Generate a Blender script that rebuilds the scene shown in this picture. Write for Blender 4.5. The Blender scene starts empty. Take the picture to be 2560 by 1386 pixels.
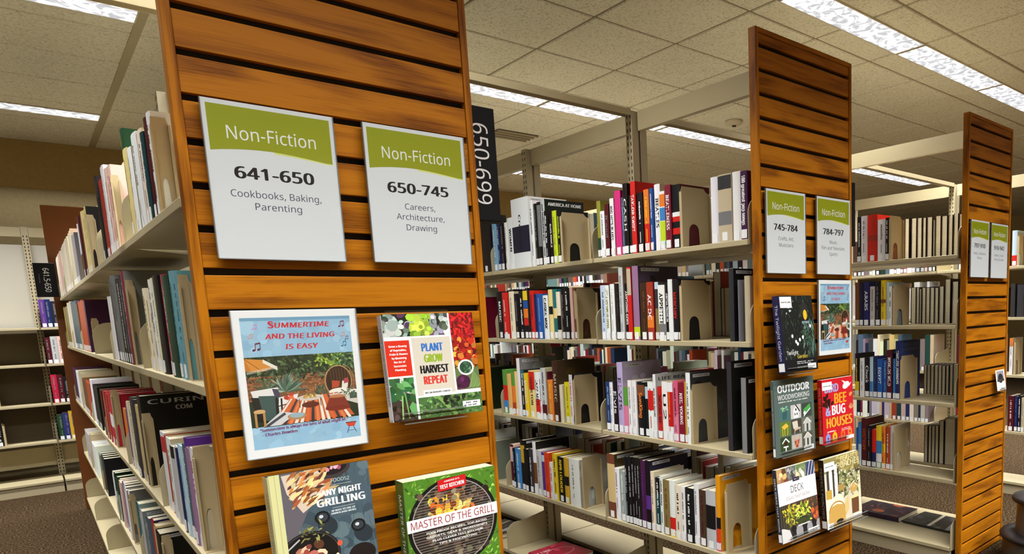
import bpy, bmesh, math, random, os
import numpy as np
from mathutils import Matrix, Vector
C = bpy.context.scene.collection
sc = bpy.context.scene
PI = math.pi

# ------------------------------------------------------------------ camera
CAM_H = 1.385
F_PX, CX, CY = 1723.24, 1752.5, 1012.08
YAW, PITCH, ROLL = 0.77213, -0.13561, -0.03121
def cam_axes():
    cy, sy, cp, sp, cr, sr = math.cos(YAW), math.sin(YAW), math.cos(PITCH), math.sin(PITCH), math.cos(ROLL), math.sin(ROLL)
    f = Vector((sy*cp, cy*cp, sp)); r0 = Vector((cy, -sy, 0)); u0 = r0.cross(f)
    return cr*r0 + sr*u0, -sr*r0 + cr*u0, f
cam = bpy.data.cameras.new('camera'); camo = bpy.data.objects.new('camera', cam); C.objects.link(camo)
r_, u_, f_ = cam_axes()
camo.matrix_world = Matrix(((r_.x, u_.x, -f_.x, 0), (r_.y, u_.y, -f_.y, 0), (r_.z, u_.z, -f_.z, CAM_H), (0, 0, 0, 1)))
cam.sensor_width = 36; cam.sensor_fit = 'HORIZONTAL'; cam.lens = F_PX/2560*36
cam.shift_x = (1280-CX)/2560; cam.shift_y = (CY-693)/2560
cam.clip_start = .05; cam.clip_end = 60
sc.camera = camo

# ------------------------------------------------------------------ light and exposure
w = bpy.data.worlds.new('world'); sc.world = w; w.use_nodes = True
w.node_tree.nodes['Background'].inputs[0].default_value = (.9, .85, .75, 1)
w.node_tree.nodes['Background'].inputs[1].default_value = 0.0
LAMP_W = 38.0                   # watts of each 4 ft ceiling strip lamp
LAMP_SPREAD = math.radians(126) # cut-off of its louvred lens
LENS = 0.8                      # glow of the lens itself
sc.view_settings.view_transform = 'Standard'; sc.view_settings.look = 'None'
sc.view_settings.exposure = 0.3; sc.view_settings.gamma = 1.0
sc.view_settings.use_curve_mapping = False
sc.cycles.diffuse_bounces = 2; sc.cycles.glossy_bounces = 2

# ------------------------------------------------------------------ colours and materials
def s2l(v): return v/12.92 if v <= .04045 else ((v+.055)/1.055)**2.4
def rgb(t): return tuple(s2l(x/255) for x in t)
PAL = dict(black=(22,20,22), white=(232,234,236), cream=(232,222,196), ivory=(228,218,192), butter=(226,208,140), grey=(120,120,122),
 silver=(190,192,196), smoke=(128,128,132), charcoal=(52,52,56), stone=(190,178,152), red=(205,35,30), scarlet=(190,25,25), crimson=(190,30,60),
 burgundy=(125,25,48), maroon=(80,18,28), brick=(165,50,40), rust=(175,70,35), vermilion=(220,70,30), orange=(228,125,45), apricot=(236,180,110),
 amber=(228,150,20), gold=(205,160,40), yellow=(232,200,40), lemon=(236,228,30), lime=(190,215,40), olive=(140,140,55), khaki=(130,115,70),
 leaf=(90,150,60), forest=(30,65,45), mint=(120,205,160), sage=(150,170,160), teal=(35,105,115), ocean=(20,60,72), aqua=(105,165,180),
 sky=(120,165,200), azure=(60,130,195), blue=(35,85,165), navy=(28,38,90), indigo=(40,55,110), midnight=(28,28,52), slate=(80,95,115),
 ice=(185,210,225), lavender=(176,170,205), violet=(90,50,140), mauve=(150,115,150), dusk=(72,66,92), plum=(70,28,72), magenta=(205,45,125),
 pink=(215,120,150), rose=(215,95,120), blush=(225,185,178), brown=(115,70,40), darkbrown=(62,36,24), umber=(70,52,34), tan=(190,165,125), wheat=(212,185,130))
def col(c): return rgb(PAL[c]) if isinstance(c, str) else rgb(c)

def new_mat(name):
    m = bpy.data.materials.new(name); m.use_nodes = True
    return m, m.node_tree.nodes, m.node_tree.links, m.node_tree.nodes['Principled BSDF']
def simple(name, c, rough=.5, spec=.5, metal=0, bump=0, bscale=200):
    m, n, l, b = new_mat(name)
    b.inputs['Base Color'].default_value = (*col(c), 1); b.inputs['Roughness'].default_value = rough
    b.inputs['Specular IOR Level'].default_value = spec; b.inputs['Metallic'].default_value = metal
    if bump:
        t = n.new('ShaderNodeTexCoord'); no = n.new('ShaderNodeTexNoise'); no.inputs['Scale'].default_value = bscale
        bu = n.new('ShaderNodeBump'); bu.inputs['Strength'].default_value = bump; bu.inputs['Distance'].default_value = .002
        l.new(t.outputs['Object'], no.inputs['Vector']); l.new(no.outputs['Fac'], bu.inputs['Height']); l.new(bu.outputs['Normal'], b.inputs['Normal'])
    return m
def ramp(n, stops):
    r = n.new('ShaderNodeValToRGB'); e = r.color_ramp.elements
    while len(e) < len(stops): e.new(.5)
    for x, (p, c) in zip(e, stops): x.position = p; x.color = (*col(c), 1)
    return r
def noisy(name, stops, scale, rough=.8, detail=6, bump=0, spec=.3, dist=.003, vscale=(1,1,1)):
    m, n, l, b = new_mat(name)
    t = n.new('ShaderNodeTexCoord'); mp = n.new('ShaderNodeMapping'); mp.inputs['Scale'].default_value = vscale
    no = n.new('ShaderNodeTexNoise'); no.inputs['Scale'].default_value = scale; no.inputs['Detail'].default_value = detail
    r = ramp(n, stops); l.new(t.outputs['Object'], mp.inputs['Vector']); l.new(mp.outputs[0], no.inputs['Vector']); l.new(no.outputs['Fac'], r.inputs['Fac'])
    l.new(r.outputs['Color'], b.inputs['Base Color']); b.inputs['Roughness'].default_value = rough; b.inputs['Specular IOR Level'].default_value = spec
    if bump:
        bu = n.new('ShaderNodeBump'); bu.inputs['Strength'].default_value = bump; bu.inputs['Distance'].default_value = dist
        l.new(no.outputs['Fac'], bu.inputs['Height']); l.new(bu.outputs['Normal'], b.inputs['Normal'])
    return m
def print_mat(name, rough=.4, spec=.5, coat=0):
    m, n, l, b = new_mat(name)
    a = n.new('ShaderNodeAttribute'); a.attribute_name = 'Col'
    l.new(a.outputs['Color'], b.inputs['Base Color']); b.inputs['Roughness'].default_value = rough; b.inputs['Specular IOR Level'].default_value = spec
    b.inputs['Coat Weight'].default_value = coat; b.inputs['Coat Roughness'].default_value = .12
    return m
def oak(name, vertical=False, dark=1.0):
    m, n, l, b = new_mat(name)
    t = n.new('ShaderNodeTexCoord'); sep = n.new('ShaderNodeSeparateXYZ'); l.new(t.outputs['Object'], sep.inputs[0])
    # every slat shows its own cut of veneer
    dv = n.new('ShaderNodeMath'); dv.operation = 'DIVIDE'; dv.inputs[1].default_value = .0762 if not vertical else 50
    ad = n.new('ShaderNodeMath'); ad.operation = 'ADD'; ad.inputs[1].default_value = -.40
    l.new(sep.outputs['Z'], dv.inputs[0]); l.new(dv.outputs[0], ad.inputs[0])
    fl = n.new('ShaderNodeMath'); fl.operation = 'FLOOR'; l.new(ad.outputs[0], fl.inputs[0])
    wn = n.new('ShaderNodeTexWhiteNoise'); wn.noise_dimensions = '1D'; l.new(fl.outputs[0], wn.inputs['W'])
    vm = n.new('ShaderNodeVectorMath'); vm.operation = 'MULTIPLY_ADD'; l.new(wn.outputs['Color'], vm.inputs[0]); vm.inputs[1].default_value = (3, 3, .15); l.new(t.outputs['Object'], vm.inputs[2])
    mp = n.new('ShaderNodeMapping'); mp.inputs['Scale'].default_value = (1.1, 4, 9) if not vertical else (22, 6, 1.2); l.new(vm.outputs[0], mp.inputs['Vector'])
    n1 = n.new('ShaderNodeTexNoise'); n1.inputs['Scale'].default_value = 1.5; n1.inputs['Detail'].default_value = 5; n1.inputs['Distortion'].default_value = .5; l.new(mp.outputs[0], n1.inputs['Vector'])
    w1 = n.new('ShaderNodeMath'); w1.operation = 'MULTIPLY'; w1.inputs[1].default_value = 6; l.new(n1.outputs['Fac'], w1.inputs[0])
    fr = n.new('ShaderNodeMath'); fr.operation = 'PINGPONG'; fr.inputs[1].default_value = 1; l.new(w1.outputs[0], fr.inputs[0])
    mp2 = n.new('ShaderNodeMapping'); mp2.inputs['Scale'].default_value = (7, 30, 420) if not vertical else (320, 30, 9); l.new(vm.outputs[0], mp2.inputs['Vector'])
    n2 = n.new('ShaderNodeTexNoise'); n2.inputs['Scale'].default_value = 1; n2.inputs['Detail'].default_value = 5; l.new(mp2.outputs[0], n2.inputs['Vector'])
    mx = n.new('ShaderNodeMix'); mx.inputs[0].default_value = .6; l.new(fr.outputs[0], mx.inputs[2]); l.new(n2.outputs['Fac'], mx.inputs[3])
    d = lambda c: tuple(x*dark for x in c)
    r = ramp(n, [(.26, d((112,60,5))), (.44, d((152,89,7))), (.66, d((180,111,13)))])
    l.new(mx.outputs[0], r.inputs['Fac']); l.new(r.outputs['Color'], b.inputs['Base Color'])
    b.inputs['Roughness'].default_value = .45; b.inputs['Specular IOR Level'].default_value = .16
    return m
def clear(name, tint=(.96,.97,.97), fres=.9):
    m, n, l, b = new_mat(name); n.remove(b)
    o = n['Material Output']; tr = n.new('ShaderNodeBsdfTransparent'); tr.inputs[0].default_value = (*tint, 1)
    g = n.new('ShaderNodeBsdfGlossy'); g.inputs['Roughness'].default_value = .06
    fr = n.new('ShaderNodeLayerWeight'); fr.inputs['Blend'].default_value = .5       # Schlick reflectance of a thin sheet, alike from both faces
    pw = n.new('ShaderNodeMath'); pw.operation = 'POWER'; pw.inputs[1].default_value = 5; l.new(fr.outputs['Facing'], pw.inputs[0])
    mu = n.new('ShaderNodeMath'); mu.operation = 'MULTIPLY_ADD'; mu.inputs[1].default_value = .9*fres; mu.inputs[2].default_value = .045; l.new(pw.outputs[0], mu.inputs[0])
    mx = n.new('ShaderNodeMixShader'); l.new(mu.outputs[0], mx.inputs[0]); l.new(tr.outputs[0], mx.inputs[1]); l.new(g.outputs[0], mx.inputs[2]); l.new(mx.outputs[0], o.inputs[0])
    return m
def lamp_mat(name, strength):
    m, n, l, b = new_mat(name)
    t = n.new('ShaderNodeTexCoord'); mp = n.new('ShaderNodeMapping'); mp.inputs['Scale'].default_value = (5, 5, 1); l.new(t.outputs['Object'], mp.inputs['Vector'])
    v = n.new('ShaderNodeTexNoise'); v.inputs['Scale'].default_value = 1.6; v.inputs['Detail'].default_value = 4; v.inputs['Distortion'].default_value = 2.6; l.new(mp.outputs[0], v.inputs['Vector'])
    r = n.new('ShaderNodeValToRGB'); e = r.color_ramp.elements; e[0].position = .42; e[0].color = (.55, .56, .6, 1); e[1].position = .66; e[1].color = (1.75, 1.72, 1.68, 1)
    l.new(v.outputs['Fac'], r.inputs['Fac']); l.new(r.outputs['Color'], b.inputs['Emission Color']); b.inputs['Emission Strength'].default_value = strength
    b.inputs['Base Color'].default_value = (.12, .12, .12, 1); b.inputs['Roughness'].default_value = .3
    return m
M = dict(
 oak=oak('oak_slats'), oakv=oak('oak_trim', True), oakback=simple('oak_veneer_back', (118,62,14), .5),
 groove=simple('groove_liner', (12,9,7), .6), steel=simple('putty_steel', (180,168,134), .42, bump=.04, bscale=900),
 steeld=simple('putty_steel_upright', (176,164,134), .45), slotdark=simple('slot_shadow', (20,18,16), .9),
 tile=noisy('ceiling_tile', [(.30,(184,178,154)), (.46,(226,220,198)), (.7,(236,231,210))], 75, .95, 8, .35, .1, .004),
 grid=simple('ceiling_grid', (128,116,88), .8), seam=simple('ceiling_seam', (172,160,128), .8),
 wall=noisy('painted_wall', [(.3,(176,160,122)), (.7,(184,168,130))], 40, .9, 3, .1, .2),
 soffit=noisy('painted_soffit', [(.3,(176,152,98)), (.7,(184,160,104))], 40, .9, 3, .1, .2),
 carpet=noisy('carpet', [(.34,(18,12,7)), (.46,(46,35,22)), (.54,(64,50,34)), (.66,(104,87,63))], 95, 1.0, 5, .8, .05, .006),
 cover=print_mat('book_cover', .42, .32, .0), art=print_mat('printed_paper', .5, .3), glossart=print_mat('glossy_cover', .36, .4, .0),
 page=noisy('page_edges', [(.3,(206,196,168)), (.7,(232,224,200))], 12, .9, 4, 0, .1, .001, (1,60,60)),
 sticker=simple('sticker_paper', (236,238,240), .5), paper=simple('white_paper', (214,218,222), .5),
 tanplate=simple('bookend_steel', (184,166,128), .42, bump=.05, bscale=700), clear=clear('clear_acrylic'), edge=simple('acrylic_edge', (120,122,120), .2),
 blackp=simple('black_plastic', (12,13,16), .6, .2), whitet=simple('white_lettering', (236,238,240), .5), lamp=lamp_mat('lamp_lens', LENS),
 lampframe=simple('lamp_frame', (205,196,172), .5), rubber=simple('black_rubber', (24,24,26), .55, bump=.2, bscale=600),
 stool=simple('stool_shell', (70,66,60), .4), board=simple('white_board', (180,176,163), .6), backshade=simple('shelf_back_shade', (86,74,52), .6), plastic=simple('detector_plastic', (205,195,168), .5),  # wall shelf backs: shade of the unlit interior put into the colour
 darkmetal=simple('vent_dark', (20,18,16), .6))

# ------------------------------------------------------------------ mesh builder
class MB:
    def __init__(s): s.v = []; s.f = []; s.m = []; s.c = []
    def face(s, pts, m=0, c=None):
        i = len(s.v); s.v += [tuple(p) for p in pts]; s.f.append(tuple(range(i, i+len(pts)))); s.m.append(m); s.c.append(c)
    def mesh(s, verts, faces, m=0, c=None):
        i = len(s.v); s.v += [tuple(p) for p in verts]
        for f in faces: s.f.append(tuple(i+k for k in f)); s.m.append(m); s.c.append(c)
    def box(s, x0, x1, y0, y1, z0, z1, m=0, c=None, skip=''):
        v = [(x0,y0,z0),(x1,y0,z0),(x1,y1,z0),(x0,y1,z0),(x0,y0,z1),(x1,y0,z1),(x1,y1,z1),(x0,y1,z1)]
        f = [(0,3,2,1),(4,5,6,7),(0,1,5,4),(1,2,6,5),(2,3,7,6),(3,0,4,7)]
        s.mesh(v, f, m, c)
    def prism(s, pts, axis, a, b, m=0, c=None):
        """2D outline pts extruded along axis x|y|z from a to b"""
        def P(p, t): return {'x': (t, p[0], p[1]), 'y': (p[0], t, p[1]), 'z': (p[0], p[1], t)}[axis]
        n = len(pts); v = [P(p, a) for p in pts] + [P(p, b) for p in pts]
        f = [tuple(range(n)), tuple(range(2*n-1, n-1, -1))] + [(i, i+n, (i+1) % n+n, (i+1) % n) for i in range(n)]
        s.mesh(v, f, m, c)
    def lathe(s, prof, n=32, m=0, c=None, center=(0,0)):
        v = []; f = []
        for r, z in prof:
            for k in range(n): a = 2*PI*k/n; v.append((center[0]+r*math.cos(a), center[1]+r*math.sin(a), z))
        for i in range(len(prof)-1):
            for k in range(n): f.append((i*n+k, i*n+(k+1) % n, (i+1)*n+(k+1) % n, (i+1)*n+k))
        s.mesh(v, f, m, c)
    def build(s, name, mats, parent=None, loc=None, smooth=False, bevel=0, fix=False):
        me = bpy.data.meshes.new(name); me.from_pydata(s.v, [], s.f)
        for m in (mats if isinstance(mats, (list, tuple)) else [mats]): me.materials.append(m)
        me.polygons.foreach_set('material_index', s.m)
        if any(c is not None for c in s.c):
            a = me.color_attributes.new('Col', 'FLOAT_COLOR', 'CORNER'); d = []
            for p, c in zip(me.polygons, s.c): d += list((*(c or (.5,.5,.5)), 1.0))*p.loop_total
            a.data.foreach_set('color', d)
        if fix:
            bm = bmesh.new(); bm.from_mesh(me); bmesh.ops.recalc_face_normals(bm, faces=bm.faces); bm.to_mesh(me); bm.free()
        if smooth: me.polygons.foreach_set('use_smooth', [True]*len(me.polygons))
        o = bpy.data.objects.new(name, me); C.objects.link(o)
        if parent: o.parent = parent
        if loc: o.location = loc
        if bevel:
            b = o.modifiers.new('bevel', 'BEVEL'); b.width = bevel; b.segments = 2; b.limit_method = 'ANGLE'
        return o
def tag(o, label=None, cat=None, group=None, kind=None):
    if label: o['label'] = label
    if cat: o['category'] = cat
    if group: o['group'] = group
    if kind: o['kind'] = kind
    return o
def thing(name, label, cat, loc=(0,0,0), rot=(0,0,0), group=None):
    o = bpy.data.objects.new(name, None); C.objects.link(o); o.location = loc; o.rotation_euler = rot; o.empty_display_size = .05
    return tag(o, label, cat, group)
def struct(o): o['kind'] = 'structure'; return o

# ------------------------------------------------------------------ lettering: glyph outlines once, laid out by hand
def load_font():
    try: return bpy.data.fonts.load(os.path.join(bpy.utils.system_resource('DATAFILES', path='fonts'), 'NotoSansHebrew-Regular.woff2'))
    except Exception: return None
FONT = load_font(); GLY = {}
def _tess(body, off):
    cu = bpy.data.curves.new('t', 'FONT'); cu.body = body; cu.size = 1; cu.resolution_u = 4; cu.offset = off
    if FONT: cu.font = FONT
    o = bpy.data.objects.new('t', cu); C.objects.link(o)
    me = o.evaluated_get(bpy.context.evaluated_depsgraph_get()).to_mesh()
    v = [(p.co.x, p.co.y) for p in me.vertices]; f = [tuple(p.vertices) for p in me.polygons]
    o.to_mesh_clear(); bpy.data.objects.remove(o); bpy.data.curves.remove(cu)
    return v, f
def _load_glyphs(off):
    chars = [chr(i) for i in range(33, 127)]; d = {}
    base = min(p[0] for p in _tess('I', off)[0])
    for c in chars:
        v, f = _tess(c, off); v2, _ = _tess(c+'I', off)
        d[c] = (v, f, max(p[0] for p in v2) - (max(p[0] for p in _tess('I', off)[0])) if v else .3)
    v2, _ = _tess('I I', off); i1, _ = _tess('I', off)
    adv_i = d['I'][2]
    d[' '] = ([], [], max(p[0] for p in v2) - max(p[0] for p in i1) - adv_i)
    return d
GLY[0] = _load_glyphs(0)
CAP = max(p[1] for p in GLY[0]['H'][0])
def text_polys(s, h, bold=0, width=None, align='c', shear=0, jit=0, seed=1, track=0):
    """verts2d, faces of one line; h = cap height, baseline at y=0, aligned on x=0"""
    rnd = random.Random(seed); V = []; Fc = []; x = 0; k = h/CAP
    for ch in s:
        g = GLY[bold].get(ch) or GLY[bold]['?']
        dy = rnd.uniform(-jit, jit)*h; a = rnd.uniform(-jit, jit)*.5; i = len(V)
        for px, py in g[0]:
            X = px*k; Y = py*k
            if a: X, Y = X*math.cos(a)-Y*math.sin(a), X*math.sin(a)+Y*math.cos(a)
            V.append((x+X+shear*Y, Y+dy))
        Fc += [tuple(i+q for q in f) for f in g[1]]
        x += g[2]*k + track*h
    if not V: return [], []
    x0 = min(p[0] for p in V); x1 = max(p[0] for p in V); sx = 1 if not width else width/max(1e-9, x1-x0)
    off = {'c': (x0+x1)/2, 'l': x0, 'r': x1}[align]
    return [((p[0]-off)*sx, p[1]) for p in V], Fc

# ------------------------------------------------------------------ flat printed artwork (mm canvas, origin bottom left)
class Art:
    def __init__(s, w, h, bg=None, seed=1):
        s.w = w; s.h = h; s.it = []; s.r = random.Random(seed); s.clip = (0, 0, w, h)
        if bg: s.rect(0, 0, w, h, bg)
    def _clip(s, pts):
        x0, y0, x1, y1 = s.clip
        for ax, lim, sg in ((0, x0, 1), (0, x1, -1), (1, y0, 1), (1, y1, -1)):
            out = []
            for i in range(len(pts)):
                a = pts[i-1]; b = pts[i]; da = (a[ax]-lim)*sg; db = (b[ax]-lim)*sg
                if (da >= 0) != (db >= 0):
                    t = da/(da-db); out.append((a[0]+t*(b[0]-a[0]), a[1]+t*(b[1]-a[1])))
                if db >= 0: out.append(b)
            pts = out
            if len(pts) < 3: return []
        return pts
    def poly(s, pts, c, jit=0):
        pts = s._clip(list(pts))
        if not pts: return
        cc = s.j(c, jit) if jit else col(c)
        xs = [p[0] for p in pts]; ys = [p[1] for p in pts]
        s.it.append((pts, [tuple(range(len(pts)))], cc, (min(xs), min(ys), max(xs), max(ys))))
    def j(s, c, a):
        t = PAL[c] if isinstance(c, str) else c; k = 1+s.r.uniform(-a, a)
        return rgb(tuple(max(0, min(255, q*k+s.r.uniform(-a, a)*30)) for q in t))
    def rect(s, x, y, w, h, c): s.poly([(x,y),(x+w,y),(x+w,y+h),(x,y+h)], c)
    def disc(s, x, y, rx, ry, c, n=16, rot=0, jit=0):
        ca, sa = math.cos(rot), math.sin(rot)
        s.poly([(x+rx*math.cos(t)*ca-ry*math.sin(t)*sa, y+rx*math.cos(t)*sa+ry*math.sin(t)*ca) for t in (2*PI*k/n for k in range(n))], c, jit)
    def leaf(s, x, y, L, W, a, c, jit=.2):
        ca, sa = math.cos(a), math.sin(a)
        s.poly([(x+u*ca-v*sa, y+u*sa+v*ca) for u, v in ((0,0),(L*.3,W*.5),(L*.65,W*.42),(L,0),(L*.65,-W*.42),(L*.3,-W*.5))], c, jit)
    def line(s, x0, y0, x1, y1, t, c):
        d = math.hypot(x1-x0, y1-y0) or 1; nx, ny = -(y1-y0)/d*t/2, (x1-x0)/d*t/2
        s.poly([(x0+nx,y0+ny),(x0-nx,y0-ny),(x1-nx,y1-ny),(x1+nx,y1+ny)], c)
    def ring(s, x, y, rx, ry, t, c, n=28, a0=0, a1=2*PI):
        for k in range(n):
            p, q = a0+(a1-a0)*k/n, a0+(a1-a0)*(k+1)/n
            s.poly([(x+rx*math.cos(p),y+ry*math.sin(p)),(x+rx*math.cos(q),y+ry*math.sin(q)),(x+(rx-t)*math.cos(q),y+(ry-t)*math.sin(q)),(x+(rx-t)*math.cos(p),y+(ry-t)*math.sin(p))], c)
    def foliage(s, x0, y0, x1, y1, n, L, cols, wd=.5, jit=.25, a=None):
        for _ in range(n):
            s.leaf(s.r.uniform(x0,x1), s.r.uniform(y0,y1), L*s.r.uniform(.5,1.3), L*wd*s.r.uniform(.6,1.2), s.r.uniform(0,2*PI) if a is None else a+s.r.uniform(-.5,.5), s.r.choice(cols), jit)
    def blobs(s, x0, y0, x1, y1, n, R, cols, jit=.25, sq=.7):
        for _ in range(n):
            k = R*s.r.uniform(.5,1.3); s.disc(s.r.uniform(x0,x1), s.r.uniform(y0,y1), k, k*s.r.uniform(sq,1), s.r.choice(cols), 8, s.r.uniform(0,3), jit)
    def text(s, t, x, y, h, c, bold=0, width=None, align='c', rot=0, shear=0, jit=0, track=0):
        V, Fc = text_polys(t, h, 0, width, align, shear, jit, len(t)*7+3, track+(.05 if bold else 0))
        if not V: return
        ca, sa = math.cos(rot), math.sin(rot); V = [(x+p*ca-q*sa, y+p*sa+q*ca) for p, q in V]
        k = h*.075
        for dx, dy in (((0,0),) if not bold else ((-k,0),(-k/3,k/4),(k/3,-k/4),(k,0))):      # heavy lettering is struck four times side by side
            W = [(p+dx*ca-dy*sa, q+dx*sa+dy*ca) for p, q in V]; xs = [p[0] for p in W]; ys = [p[1] for p in W]
            s.it.append((W, Fc, col(c), (min(xs), min(ys), max(xs), max(ys))))
    def scrawl(s, x, y, w, h, c, n=0):
        """a run of small strokes: print too fine to read"""
        k = 0; r = s.r
        while k < w:
            q = r.uniform(.5, 1.4)*h; q = min(q, w-k)
            if r.random() > .16: s.rect(x+k, y+r.uniform(0,.15)*h, q*.8, h*r.uniform(.65,1), c)
            k += q
    def emit(s, mb, P, eps=1.5e-5):
        """P(u, v, d): metres on the face and height above it -> local point"""
        n = len(s.it); B = np.array([i[3] for i in s.it]) if n else np.zeros((0,4)); lev = np.zeros(n, int)
        for i in range(n):
            if i:
                b = B[i]; ov = (B[:i,0] < b[2]) & (B[:i,2] > b[0]) & (B[:i,1] < b[3]) & (B[:i,3] > b[1])
                if ov.any(): lev[i] = lev[:i][ov].max()+1
        for (V, Fc, c, _), L in zip(s.it, lev):
            mb.mesh([P(a/1000, b/1000, (L+1)*eps) for a, b in V], Fc, 0, c)
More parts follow.
